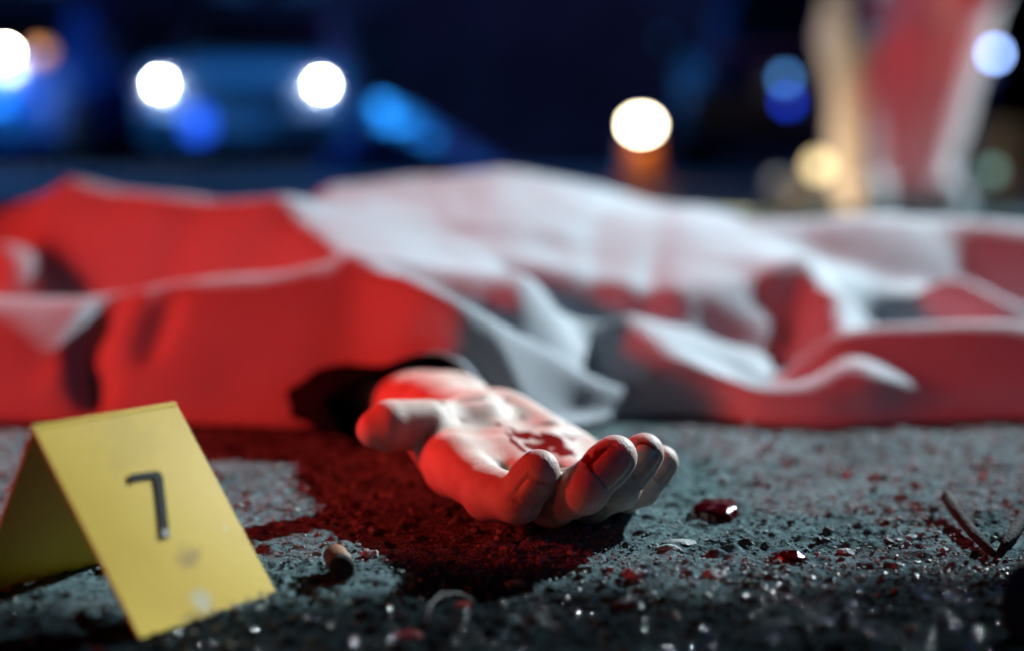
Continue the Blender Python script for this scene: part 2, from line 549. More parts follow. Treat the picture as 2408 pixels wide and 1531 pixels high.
# ------------------------------------------------------------------ SDF tools
class Field:
    def __init__(self, lo, hi, h):
        self.lo = np.array(lo, float); self.h = h
        self.n = np.ceil((np.array(hi) - self.lo) / h).astype(int) + 1
        self.D = np.full(self.n, 1.0 if h > 0.004 else 0.03, dtype=np.float32)
        self.ax = [self.lo[i] + h * np.arange(self.n[i]) for i in range(3)]

    def _sub(self, lo, hi):
        a = np.clip(((np.array(lo) - self.lo) / self.h).astype(int), 0, self.n - 1)
        b = np.clip(((np.array(hi) - self.lo) / self.h).astype(int) + 2, 1, self.n)
        s = tuple(slice(a[i], b[i]) for i in range(3))
        g = [self.ax[i][s[i]].astype(np.float32) for i in range(3)]
        return s, g[0][:, None, None], g[1][None, :, None], g[2][None, None, :]

    def cone(self, a, b, ra, rb, k, pad=None, flat=None, sub=False):
        a = np.array(a, float); b = np.array(b, float)
        pad = pad or (max(ra, rb) + 2.5 * k + 4 * self.h)
        s, x, y, z = self._sub(np.minimum(a, b) - pad, np.maximum(a, b) + pad)
        ba = b - a
        L2 = float(ba @ ba) + 1e-12
        t = np.clip(((x - a[0]) * ba[0] + (y - a[1]) * ba[1] + (z - a[2]) * ba[2]) / L2, 0, 1)
        dx = x - a[0] - t * ba[0]; dy = y - a[1] - t * ba[1]; dz = z - a[2] - t * ba[2]
        if flat is not None:      # squash along a direction
            nrm, f = flat
            q = dx * nrm[0] + dy * nrm[1] + dz * nrm[2]
            d = np.sqrt(dx * dx + dy * dy + dz * dz + q * q * (f * f - 1)) - (ra + (rb - ra) * t)
            d = d / (1 + 0.25 * (f - 1))
        else:
            d = np.sqrt(dx * dx + dy * dy + dz * dz) - (ra + (rb - ra) * t)
        D = self.D[s]
        if sub:
            hh = np.maximum(k - np.abs(D + d), 0) / k
            self.D[s] = np.maximum(D, -d) + hh * hh * k * 0.25
        else:
            hh = np.maximum(k - np.abs(D - d), 0) / k
            self.D[s] = np.minimum(D, d) - hh * hh * k * 0.25

    def merge(self, other, k):
        hh = np.maximum(k - np.abs(self.D - other.D), 0) / k
        self.D = np.minimum(self.D, other.D) - hh * hh * k * 0.25

    def sample(self, P):
        q = (P - self.lo) / self.h
        i = np.clip(np.floor(q).astype(int), 0, self.n - 2)
        f = q - i
        r = 0
        for c in range(8):
            o = np.array([c & 1, (c >> 1) & 1, c >> 2])
            w = np.prod(np.where(o, f, 1 - f), axis=-1)
            j = i + o
            r = r + w * self.D[j[..., 0], j[..., 1], j[..., 2]]
        return r

    def mesh(self):
        D = self.D; S = D < 0
        nx, ny, nz = D.shape
        cnt = np.zeros((nx - 1, ny - 1, nz - 1), np.int8)
        for dx in (0, 1):
            for dy in (0, 1):
                for dz in (0, 1):
                    cnt += S[dx:nx - 1 + dx, dy:ny - 1 + dy, dz:nz - 1 + dz]
        act = np.argwhere((cnt > 0) & (cnt < 8))
        idx = np.full(cnt.shape, -1, np.int64)
        idx[act[:, 0], act[:, 1], act[:, 2]] = np.arange(len(act))
        co = [(0, 0, 0), (1, 0, 0), (0, 1, 0), (1, 1, 0), (0, 0, 1), (1, 0, 1), (0, 1, 1), (1, 1, 1)]
        vals = [D[act[:, 0] + c[0], act[:, 1] + c[1], act[:, 2] + c[2]].astype(float) for c in co]
        acc = np.zeros((len(act), 3)); nn = np.zeros(len(act))
        for p, q in [(0, 1), (2, 3), (4, 5), (6, 7), (0, 2), (1, 3), (4, 6), (5, 7), (0, 4), (1, 5), (2, 6), (3, 7)]:
            a, b = vals[p], vals[q]
            c = (a < 0) != (b < 0)
            t = np.where(c, a / np.where(np.abs(a - b) < 1e-12, 1, a - b), 0)
            pos = np.array(co[p])[None] + t[:, None] * (np.array(co[q]) - np.array(co[p]))[None]
            acc += pos * c[:, None]; nn += c
        V = self.lo + (act + acc / nn[:, None]) * self.h
        Q = []
        for ax in range(3):
            A = [slice(None)] * 3; B = [slice(None)] * 3
            A[ax] = slice(0, -1); B[ax] = slice(1, None)
            ch = np.argwhere(S[tuple(A)] != S[tuple(B)])
            u, v = (ax + 1) % 3, (ax + 2) % 3
            ok = (ch[:, u] > 0) & (ch[:, v] > 0) & (ch[:, u] < D.shape[u] - 1) & (ch[:, v] < D.shape[v] - 1)
            ch = ch[ok]
            eu = np.eye(3, dtype=int)[u]; ev = np.eye(3, dtype=int)[v]
            g = lambda c: idx[c[:, 0], c[:, 1], c[:, 2]]
            q = np.stack([g(ch - eu - ev), g(ch - ev), g(ch), g(ch - eu)], -1)
            ins = S[ch[:, 0], ch[:, 1], ch[:, 2]]
            q = np.where(ins[:, None], q, q[:, ::-1])
            Q.append(q)
        return V, np.concatenate(Q)


def nrm(v):
    v = np.array(v, float)
    return v / np.linalg.norm(v)


# ------------------------------------------------------------------ the person under the sheet: hand, forearm, sleeve
mm = 0.001
lo, hi = np.array([-115, 452, -4]) * mm, np.array([72, 790, 76]) * mm
Hh = Field(lo, hi, 0.0008)
J = {
    'index': [(-22, 534, 18), (-8, 497, 16), (2, 477, 18.5), (8.5, 474, 28.5)],
    'middle': [(-3, 540, 15.5), (14, 496, 14.5), (24.5, 474, 23), (35, 481, 32)],
    'ring': [(15, 551, 13), (28.5, 510, 12), (37, 489, 20), (46.5, 497, 30)],
    'pinky': [(31, 562, 11.5), (42, 526, 10), (47, 508, 15.5), (54.5, 514, 23)],
}
R = {'index': (10.5, 9.0, 8.0, 7.2), 'middle': (10.8, 9.4, 8.3, 7.6), 'ring': (10.2, 9.0, 7.8, 7.1), 'pinky': (9.2, 7.6, 6.6, 6.1)}
W0 = np.array([-32, 634, 21.5])
FA = np.array([-70, 735, 15.5])
P = lambda v: np.array(v) * mm
# palm
for k_, (r0, r1) in {'index': (14, 12.0), 'middle': (14, 12.0), 'ring': (13.5, 11.5), 'pinky': (12, 9.5)}.items():
    side = {'index': -8, 'middle': -2, 'ring': 4, 'pinky': 9}[k_]
    st = W0 + np.array([side, side * .3, -abs(side) * .15])
    Hh.cone(P(st), P(J[k_][0]), r0 * mm, r1 * mm, 9 * mm)
Hh.cone(P((-6, 606, 18.5)), P((27, 577, 10.5)), 14 * mm, 10 * mm, 9 * mm)     # heel of the little-finger side
Hh.cone(P((-36, 620, 22)), P((-20, 576, 21.5)), 14 * mm, 12.5 * mm, 8 * mm)   # thenar mound
Hh.cone(P((-6, 600, 20)), P((8, 556, 16)), 13 * mm, 12 * mm, 12 * mm)
Hh.cone(P((-6, 590, 20)), P((14, 572, 14)), 13 * mm, 11 * mm, 12 * mm)
for f_, g_ in (('index', 'middle'), ('middle', 'ring'), ('ring', 'pinky')):       # pads and webs at the finger roots
    for t_, r_ in ((0.0, 10.0), (0.22, 9.4), (0.40, 8.2)):
        p_ = np.array(J[f_][0]) * (1 - t_) + np.array(J[f_][1]) * t_
        q_ = np.array(J[g_][0]) * (1 - t_) + np.array(J[g_][1]) * t_
        Hh.cone(P(p_), P(q_), r_ * mm, r_ * mm * .97, 5 * mm)
Hh.cone(P((-2, 582, 42)), P((8, 562, 36)), 8 * mm, 8 * mm, 9 * mm, sub=True)  # slight hollow of the palm
# wrist and forearm
Hh.cone(P(W0 + (4, 0, 0)), P(FA), 15 * mm, 13.5 * mm, 9 * mm)
Hh.cone(P(W0 + (-8, -4, 0)), P(FA + (-10, 0, 0)), 14 * mm, 13 * mm, 9 * mm)
Hh.cone(P(W0 + (10, 4, -2)), P(FA + (10, 0, 0)), 12.5 * mm, 13 * mm, 9 * mm)
# thumb
TB = [(-20, 588, 24), (-14, 577, 26), (-30, 562, 29), (-47.5, 549, 30)]
Hh.cone(P((-33, 614, 23.5)), P(TB[1]), 13 * mm, 11.0 * mm, 8 * mm)
Ht = Field(lo, hi, 0.0008)
Ht.cone(P(TB[1]), P(TB[2]), 11 * mm, 8.6 * mm, 3 * mm)
Ht.cone(P(TB[2]), P(TB[3]), 8.4 * mm, 8.9 * mm, 4 * mm)
Ht.cone(P((-34, 556, 31)), P((-47.5, 548.5, 31.5)), 8.4 * mm, 9.2 * mm, 4 * mm)
Ht.cone(P((-54, 544.5, 30)), P((-50, 546, 30.5)), 6.6 * mm, 8.2 * mm, 4 * mm)
Hh.merge(Ht, 5 * mm)
fr = {}
for f in ('index', 'middle', 'ring', 'pinky'):
    Hf = Field(lo, hi, 0.0008)
    j = [np.array(q, float) for q in J[f]]
    r = R[f]
    am, ad = nrm(j[2] - j[1]), nrm(j[3] - j[2])
    dors = -(ad - am); dors = nrm(dors - (dors @ ad) * ad)
    pal = -dors
    Hf.cone(P(j[0]), P(j[1]), r[0] * mm, r[1] * mm, 3 * mm)
    Hf.cone(P(j[1]), P(j[2]), r[1] * .98 * mm, r[2] * mm, 3 * mm)
    Hf.cone(P(j[2]), P(j[3]), r[2] * .97 * mm, r[3] * .95 * mm, 3 * mm)
    tip = j[3] + ad * 1.6
    Hf.cone(P(j[3] + pal * .9 - ad * 3), P(tip + pal * .5), r[3] * .98 * mm, r[3] * .86 * mm, 4 * mm)   # finger pad
    pm = j[1] + 0.5 * (j[2] - j[1])
    Hf.cone(P(pm + pal * 1.6), P(pm + pal * 1.6 + am * 4), r[2] * .9 * mm, r[2] * .85 * mm, 4 * mm)
    Hf.cone(P(j[1] - pal * 0.9), P(j[1] - pal * 0.7 + am * 2), r[1] * .93 * mm, r[1] * .9 * mm, 4 * mm)  # knuckle
    # joint creases on the palm side
    for c, ax_, rc in ((j[2], nrm(am + ad), r[2]),):
        sd = nrm(np.cross(ax_, pal))
        q = c + pal * (rc + .4)
        Hf.cone(P(q - sd * 5), P(q + sd * 5), .9 * mm, .9 * mm, 1.2 * mm, sub=True)
    fr[f] = (j, r, ad, dors, Hf)
    Hh.merge(Hf, 1.6 * mm)
# palm creases and thumb joint wrinkles
for line, w in (([(-22, 566, 42), (-8, 574, 41), (-3, 586, 43)], .9),
                ([(-20, 556, 36), (0, 558, 32), (22, 572, 31)], .8),
                ([(0, 549, 28), (16, 556, 27), (34, 574, 28)], .8)):
    for p_, q_ in zip(line[:-1], line[1:]):
        ps = []
        for e in (p_, q_):            # drop each crease point on to the skin
            e = np.array(e, float)
            zz = np.linspace(70, 5, 140)
            d = Hh.sample(np.stack([np.full(140, e[0]), np.full(140, e[1]), zz], -1) * mm)
            i = np.argmax(d < 0)
            ps.append(np.array([e[0], e[1], zz[i] + .45]))
        Hh.cone(P(ps[0]), P(ps[1]), w * mm, w * mm, 2.0 * mm, sub=True)
ta = nrm(np.array(TB[3]) - TB[2])
for s_ in (1.0, 3.6):
    c = np.array(TB[2], float) + ta * s_
    up = nrm(np.array([0.1, -0.25, 1.0]) - ta * (ta @ np.array([0.1, -0.25, 1.0])))
    sd = np.cross(ta, up)
    for a0, a1 in ((-40, -10), (-10, 20), (20, 45)):
        p0 = c + (up * math.cos(math.radians(a0)) + sd * math.sin(math.radians(a0))) * 9.4
        p1 = c + (up * math.cos(math.radians(a1)) + sd * math.sin(math.radians(a1))) * 9.4
        Hh.cone(P(p0), P(p1), 0.35 * mm, .35 * mm, 1.2 * mm, sub=True)
V, Q = Hh.mesh()


def smooth_mesh(V, Q, it=2, lam=0.5):
    n = len(V)
    e = np.concatenate([Q[:, [0, 1]], Q[:, [1, 2]], Q[:, [2, 3]], Q[:, [3, 0]]])
    e = np.concatenate([e, e[:, ::-1]])
    deg = np.bincount(e[:, 0], minlength=n)[:, None]
    for _ in range(it):
        s = np.stack([np.bincount(e[:, 0], weights=V[e[:, 1], c], minlength=n) for c in range(3)], -1)
        V = V + lam * (s / np.maximum(deg, 1) - V)
    return V


V = smooth_mesh(V, Q, 3)
V[:, 2] = np.maximum(V[:, 2], 0.0012)     # the back of the hand rests on the concrete


def project(p0, d, fld, tmax=0.03):
    """march from outside along -d until the skin is met"""
    t = np.linspace(0, tmax, 200)
    pts = p0[None] + (-d)[None] * t[:, None]
    s = fld.sample(pts)
    i = np.argmax(s < 0.0)
    return pts[i]


nails = []
Vn = V.copy()
for f in ('index', 'middle', 'ring', 'pinky'):
    j, r, ad, do, fld = fr[f]
    sd = np.cross(ad, do)
    L = np.linalg.norm(j[3] - j[2])
    c0 = j[2]
    s0, s1 = L * 0.22, L + r[3] * 0.12
    ns, na = 13, 13
    pts = np.zeros((ns, na, 3)); edge = np.zeros((ns, na)); dirs = np.zeros((ns, na, 3))
    for si in range(ns):
        u = si / (ns - 1)
        for ai in range(na):
            v = ai / (na - 1) * 2 - 1
            uu = u
            # rounded cuticle and free edge
            srt = s0 + (s1 - s0) * u
            srt += (v * v) * (1 - u) * 2.4 - (v * v) * u * 1.6
            ang = v * math.radians(45)
            d = do * math.cos(ang) + sd * math.sin(ang)
            ctr = c0 + ad * min(srt, L + .5) 
            dd = nrm(d + ad * max(0, srt - L) / r[3] * 0.55)
            ctr = c0 + ad * (srt if srt < L else L + (srt - L) * .55)
            q = project((ctr + dd * 16) * mm, dd, fld)
            e = max(abs(v) ** 6, (1 - u) ** 8)
            pts[si, ai] = q + dd * mm * (0.30 - 0.75 * e)
            dirs[si, ai] = dd
    nails.append((f, pts, dirs))
    # sink the skin under the nail a little so its rim shows
    w = (Vn / mm - c0)
    s = w @ ad; rad = w - s[:, None] * ad
    ang = np.degrees(np.arctan2(rad @ sd, rad @ do)); rl = np.linalg.norm(rad, axis=1)
    m_ = (s > s0 - .2) & (s < s1 + 1) & (np.abs(ang) < 50) & (rl < r[2] + 4)
    V[m_] -= (rad[m_] / np.maximum(rl[m_], 1e-6)[:, None]) * 0.45 * mm

# blood on palm and fingertips (stains with a shape of their own)
bl = np.zeros(len(V))


def blot(p, r, a=1.0):
    global bl
    d = np.linalg.norm(V - P(p), axis=1) / mm
    bl = np.maximum(bl, a * np.clip(1.3 - d / r, 0, 1))


def streak(p, q, r, a=1.0):
    p, q = np.array(p, float), np.array(q, float)
    w = V / mm - p
    t = np.clip((w @ (q - p)) / ((q - p) @ (q - p)), 0, 1)
    d = np.linalg.norm(w - t[:, None] * (q - p), axis=1)
    global bl
    bl = np.maximum(bl, a * np.clip(1.3 - d / r, 0, 1))


def pal_pt(px, py):
    """where the sight line through a spot of the palm meets the skin"""
    d = ray(px, py); t = np.linspace(0.40, 0.72, 900)
    pts = np.array([0, 0, CAM_H]) + d[None] * t[:, None]
    s = Hh.sample(np.clip(pts, lo + .001, hi - .001))
    s[(pts < lo).any(1) | (pts > hi).any(1)] = 1
    i = np.argmax(s < 0)
    return pts[i] / mm


for a_, b_, r_ in (((1205, 1035), (1235, 1060), 1.9), ((1190, 1015), (1205, 1035), 1.0), ((1232, 1058), (1242, 1064), 1.2), ((1375, 1075), (1395, 1100), 2.2)):
    streak(pal_pt(*a_), pal_pt(*b_), r_)


def top_pt(x, y):
    zz = np.linspace(70, 2, 200)
    s_ = Hh.sample(np.stack([np.full(200, x), np.full(200, y), zz], -1) * mm)
    return (x, y, zz[np.argmax(s_ < 0)])


for x_, y_, r_ in ((4, 545, 5), (9, 536, 6), (16, 545, 6), (22, 556, 4), (28, 566, 2.5), (12, 526, 4), (-2, 556, 2.2), (20, 536, 5)):
    blot(top_pt(x_, y_), r_ * 1.15)
for p_, q_, r_ in (((4, 545), (16, 545), 2.2), ((9, 536), (16, 545), 2.6), ((16, 545), (27, 565), 1.8), ((-6, 560), (4, 546), 1.1), ((16, 545), (20, 536), 2.4), ((14, 552), (4, 574), 1.0)):
    streak(top_pt(*p_), top_pt(*q_), r_)
bl = np.clip(bl + 0.22 * fbm(V[:, 0] * 420, V[:, 1] * 420, 711, 3) * (bl > .15), 0, 1)
blot(pal_pt(1420, 1070), 6.0, .8)
blot(pal_pt(1405, 1085), 3.0, 1)
blot(pal_pt(1515, 1055), 5.0, .85)

person = empty('person', (-0.03, 0.64, 0), 'lying person hidden by the sheet with one bloodied hand resting palm up', 'person')
pinv = Matrix.Translation((-0.03, 0.64, 0)).inverted()


def child(name, me, m, parent, **kw):
    o = link(name, me, m, parent, **kw)
    par = parent
    off = Vector((0, 0, 0))
    while par is not None:
        off += par.location
        par = par.parent
    me.transform(Matrix.Translation(-off))
    return o


me = mesh_np('hand', V, Q)
a = me.attributes.new('blood', 'FLOAT', 'POINT'); a.data.foreach_set('value', bl.astype(np.float32))
hand = child('hand', me, M_skin, person)
for f, pts, dirs in nails:
    ns, na, _ = pts.shape
    top = pts.reshape(-1, 3); bot = (pts - dirs * 0.0006).reshape(-1, 3)
    Fc = grid_faces(na, ns)
    k = ns * na
    allf = [list(q) for q in Fc] + [list(q[::-1] + k) for q in Fc]
    me = mesh_np('fingernail', np.concatenate([top, bot]), np.array(allf))
    child('fingernail', me, M_nail, hand)

# sleeve: a loose dark cuff, pushed flat on the ground
def sleeve_mesh():
    secs = [  # centre x, y, z, half width, half height
        (-51, 664, 18.5, 38, 18.5), (-57, 674, 18.5, 42, 18), (-62, 688, 17.5, 46, 16.5), (-67, 712, 17, 46, 15),
        (-71, 735, 18, 44, 16), (-79, 765, 21, 44, 19), (-88, 800, 24, 46, 22)]
    nseg = 48
    ax = nrm((-0.33, 0.94, 0)); lat = np.array([ax[1], -ax[0], 0])
    rings = []
    for i, (cx, cy, cz, rw, rh) in enumerate(secs):
        th = np.linspace(0, 2 * np.pi, nseg, endpoint=False)
        wr = 1 + 0.05 * np.sin(th * 5 + i * 1.3) + 0.03 * np.sin(th * 9 - i * 2.1)
        p = np.array([cx, cy, cz])[None] + lat[None] * (np.cos(th) * rw * wr)[:, None] + np.array([0, 0, 1])[None] * (np.sin(th) * rh * wr)[:, None]
        p[:, 2] = np.maximum(p[:, 2], 2.2)
        rings.append(p)
    inner = [r_ + (np.array([c[0], c[1], c[2]]) - r_) * 0.05 for r_, c in zip(rings[:3], secs[:3])][::-1]
    rings = inner + rings
    Vv = np.concatenate(rings) * mm
    fc = []
    for i in range(len(rings) - 1):
        for s in range(nseg):
            a0 = i * nseg + s; b0 = i * nseg + (s + 1) % nseg
            fc.append((a0, b0, b0 + nseg, a0 + nseg))
    return mesh_np('sleeve', Vv, np.array(fc))


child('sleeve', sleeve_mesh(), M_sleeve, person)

# ------------------------------------------------------------------ the sheet
sx = np.linspace(-0.62, 0.86, 520)
def P3(pts): return np.array([at(*p) for p in pts])


ridges = []   # (points, (front, back, left, right) slopes, rounding)
def ridge(pts, k, w=0.008, reach=0.09, drape=False): ridges.append((P3(pts), k, w, reach, drape))


# over the arm: left edge, elbow peak, then down the forearm to the right
ridge([(-300, 700, .79), (-60, 700, .79), (150, 692, .785), (400, 662, .785), (620, 650, .78), (850, 606, .775)], (1.02, 0.55, .6, .6), .018)
ridge([(850, 606, .775), (930, 642, .735), (990, 672, .708), (1060, 705, .698), (1130, 742, .700), (1200, 780, .709), (1300, 828, .722), (1460, 912, .719), (1560, 958, .716)], (1.9, 0.8, 1.6, .8), .005)
ridge([(850, 606, .775), (838, 680, .757), (838, 735, .742)], (2.6, 2.4, 1.9, 1.6), .003)
# shoulder of the peak running back to the torso
ridge([(850, 606, .775), (760, 545, .84), (690, 505, .88), (650, 470, .905)], (1.9, .10, 1.9, .10), .01)
# torso
ridge([(790, 428, 1.06), (1000, 405, 1.08), (1150, 396, 1.08), (1300, 412, 1.08), (1454, 443, 1.08), (1590, 474, 1.06)], (0.22, 0.5, 1.7, .45), .03, .17)
ridge([(880, 470, 1.0), (1150, 455, 1.0), (1400, 480, 1.0), (1570, 510, .99)], (0.26, 0.3, 1.7, 1.2), .03, .15)
# left wall
ridge([(-300, 500, 1.04), (0, 495, 1.02), (100, 455, 1.0), (168, 424, .985)], (1.7, .7, .8, 3.0), .012)
ridge([(168, 424, .985), (280, 447, .965), (500, 457, .93), (640, 449, .90)], (1.7, .35, 3.0, .8), .014, .2)
ridge([(20, 560, .93), (60, 600, .90), (110, 560, .95)], (1.2, .9, .9, 2.0), .01)
# folds right of the arm
ridge([(1140, 704, .80), (1300, 718, .80), (1480, 748, .79)], (1.8, .9, .8, .5), .006)
ridge([(1204, 672, .86), (1400, 604, .92), (1560, 556, .96), (1700, 522, .99), (1953, 502, 1.0), (2200, 492, 1.02), (2500, 520, 1.0), (2800, 530, 1.0)], (1.1, .5, .9, .6), .02)
ridge([(1480, 722, .785), (1560, 800, .748), (1650, 862, .730), (1780, 900, .722), (1900, 888, .722), (2005, 840, .730)], (1.15, .35, 1.4, .5), .008)
ridge([(1620, 692, .84), (1760, 640, .87), (1880, 596, .89), (1945, 640, .865), (1975, 720, .83), (2003, 830, .77)], (2.0, .9, 1.4, 2.4), .010)
ridge([(1985, 772, .766), (2150, 762, .762), (2330, 752, .762), (2520, 740, .762), (2800, 735, .762)], (.98, .9, .8, .8), .007)
ridge([(2130, 610, .92), (2260, 640, .90), (2360, 690, .87)], (2.0, .8, 1.4, .5), .008)
ridge([(1790, 948, .722), (1900, 935, .724), (2010, 945, .722), (2130, 962, .719)], (1.2, .5, .8, .8), .005)
ridge([(152, 815, .737), (138, 870, .731), (165, 925, .724), (218, 962, .719)], (2.2, 2.0, 2.2, 2.2), .003)
valleys = [(P3([(262, 765, .775), (212, 850, .752), (228, 950, .725)]), .022, .0065), (P3([(400, 800, .765), (360, 890, .742)]), .014, .005),
           (P3([(1690, 715, .83), (1800, 690, .85)]), .014, .014), (P3([(2010, 660, .87), (2140, 600, .92)]), .02, .02)]

hem = [on_ground(-700, 1000, .003), on_ground(60, 986, .003), on_ground(300, 990, .003), on_ground(560, 1000, .003), on_ground(690, 1002, .004),
       at(770, 945, .692), at(850, 888, .682), at(930, 843, .676), at(1000, 822, .673), at(1060, 828, .672), at(1100, 856, .672), at(1145, 925, .680), on_ground(1215, 1008, .005),
       on_ground(1330, 1004, .004), on_ground(1450, 984, .003), on_ground(1600, 974, .003), on_ground(1690, 976, .003), on_ground(1790, 992, .003), on_ground(1950, 1000, .003), on_ground(2130, 988, .003),
       on_ground(2408, 985, .003), on_ground(3300, 985, .003)]
hem = np.array(sorted([tuple(h) for h in hem]))
hy = np.interp(sx, hem[:, 0], hem[:, 1]); hz = np.interp(sx, hem[:, 0], hem[:, 2])
ker = np.array([1, 2, 3, 2, 1]) / 9
for _ in range(3):
    hy = np.convolve(np.pad(hy, 2, 'edge'), ker, 'valid'); hz = np.convolve(np.pad(hz, 2, 'edge'), ker, 'valid')
tt = np.linspace(0, 1, 300) ** 1.15
SX = np.tile(sx, (len(tt), 1))
SY = hy[None, :] + tt[:, None] * (1.62 - hy[None, :])


def seg_dist(X_, Y_, pts):
    best = np.full(X_.shape, 9.0); bx = np.zeros_like(X_); by = np.zeros_like(X_); bz = np.zeros_like(X_); end = np.zeros(X_.shape, bool)
    for i_, (a_, b_) in enumerate(zip(pts[:-1], pts[1:])):
        d = b_ - a_
        t = np.clip(((X_ - a_[0]) * d[0] + (Y_ - a_[1]) * d[1]) / (d[0] ** 2 + d[1] ** 2), 0, 1)
        dx = X_ - a_[0] - t * d[0]; dy = Y_ - a_[1] - t * d[1]
        q = np.hypot(dx, dy)
        m_ = q < best
        best = np.where(m_, q, best); bx = np.where(m_, dx, bx); by = np.where(m_, dy, by)
        bz = np.where(m_, a_[2] + t * d[2], bz)
        e_ = ((t <= 0) & (i_ == 0)) | ((t >= 1) & (i_ == len(pts) - 2))
        end = np.where(m_, e_, end)
    return best, bx, by, bz, end


def sheet_height(X_, Y_, HYX):
    sfac = 0.0035
    wob = fbm(X_ * 9, Y_ * 9, 201, 3)
    Xw = X_ + 0.010 * fbm(X_ * 13, Y_ * 13, 211, 2); Yw = Y_ + 0.008 * fbm(X_ * 13, Y_ * 13, 221, 2)
    acc = np.exp(np.full(X_.shape, 0.004) / sfac)
    for pts, (kf, kb, kl, kr), w, rch, drp in ridges:
        d, dx, dy, bz, end = seg_dist(Xw * .6 + X_ * .4, Yw * .6 + Y_ * .4, pts)
        ux, uy = dx / np.maximum(d, 1e-6), dy / np.maximum(d, 1e-6)
        kfb = np.where(uy < 0, kf, kb)
        k = np.where(end, kfb * uy ** 2 + np.where(ux < 0, kl, kr) * ux ** 2, kfb)
        h_ = bz - k * (np.sqrt(d * d + w * w) - w) - 1.3 * np.maximum(0, d - rch)
        if drp:                    # cloth hanging over a limb: rounded on top, steep down to the hem
            t_ = np.clip(-dy / np.maximum(Y_ - dy - HYX - 0.002, 0.012), 0, 1.3)
            hf = bz * (1 - 0.12 * t_ - 0.88 * t_ ** 2.4)
            wf = sstep(0.2, 0.75, -uy)
            h_ = h_ * (1 - wf) + hf * wf
        acc += np.exp(np.clip(h_, -.05, .2) / sfac)
    H_ = sfac * np.log(acc) - 0.0015
    for pts, dep, w in valleys:
        d, *_ = seg_dist(X_, Y_, pts)
        H_ = H_ - dep * np.exp(-(d / w) ** 2)
    H_ += (0.0045 * wob + 0.0042 * fbm(X_ * 16 + Y_ * 6, Y_ * 7 - X_ * 3, 241, 2)) * sstep(0.01, 0.05, H_) + 0.0016 * fbm(X_ * 34, Y_ * 26, 231, 2) * sstep(0.01, 0.04, H_)
    return np.maximum(H_, 0.0035)


SZ = sheet_height(SX, SY, hy[None, :] + 0 * SX)
for _ in range(2):                            # cloth does not crease sharper than its own stiffness
    k5 = np.array([1, 2, 3, 2, 1]) / 9
    p_ = np.pad(SZ, ((2, 2), (2, 2)), 'edge')
    p_ = sum(k5[i] * p_[i:i + SZ.shape[0], :] for i in range(5))
    SZ = sum(k5[i] * p_[:, i:i + SZ.shape[1]] for i in range(5))
dh = SY - hy[None, :]
bl_ = sstep(0.0, 0.016, dh)
lowb = 0.003 + (0.004 + 0.003 * fbm(SX * 7, SY * 3, 251, 2)) * (1 - np.exp(-np.maximum(dh, 0) / 0.007))
low = np.maximum(SZ * sstep(-0.004, 0.014, dh), lowb)
hi_ = hz[None, :] * (1 - bl_) + np.maximum(SZ, hz[None, :] * .95) * bl_
wz = sstep(0.006, 0.020, hz)[None, :]
SZ = low * (1 - wz) + hi_ * wz
SZ += ground_z(SX, SY) * sstep(0.05, 0.0, SZ)
# keep the cloth clear of arm and sleeve
me = mesh_np('sheet', np.stack([SX, SY, SZ], -1).reshape(-1, 3), grid_faces(len(sx), len(tt)))
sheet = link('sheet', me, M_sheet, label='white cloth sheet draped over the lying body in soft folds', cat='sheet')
so = sheet.modifiers.new('thickness', 'SOLIDIFY'); so.thickness = 0.0009; so.offset = -1

# ------------------------------------------------------------------ evidence marker
BL, BR = on_ground(330, 1500, .001), on_ground(652, 1397, .001)
TLp, TRp = (74, 984), (413, 957)
A_, b_ = [], []
for base, (px, py) in ((BL, TLp), (BR, TRp)):
    d = ray(px, py); o = np.array([0, 0, CAM_H])
    n1 = np.cross(d, [0, 0, 1.0]); n2 = np.cross(d, n1)
    for n_ in (nrm(n1), nrm(n2)):
        A_.append(n_); b_.append(n_ @ (o - base))
v = np.linalg.lstsq(np.array(A_), np.array(b_), rcond=None)[0]
TL, TR = BL + v, BR + v
e_w = BR - BL                      # along the fold
pn = nrm(np.cross(e_w, v)); pn = pn if pn[1] < 0 else -pn
hdir = nrm(np.array([-e_w[1], e_w[0], 0])); hdir = hdir if hdir[1] > 0 else -hdir
r_off = abs(float(v @ hdir))
v2 = np.array([0, 0, -v[2]]) + hdir * r_off * 0.95
MK = TL * .5 + TR * .5; MK[2] = 0


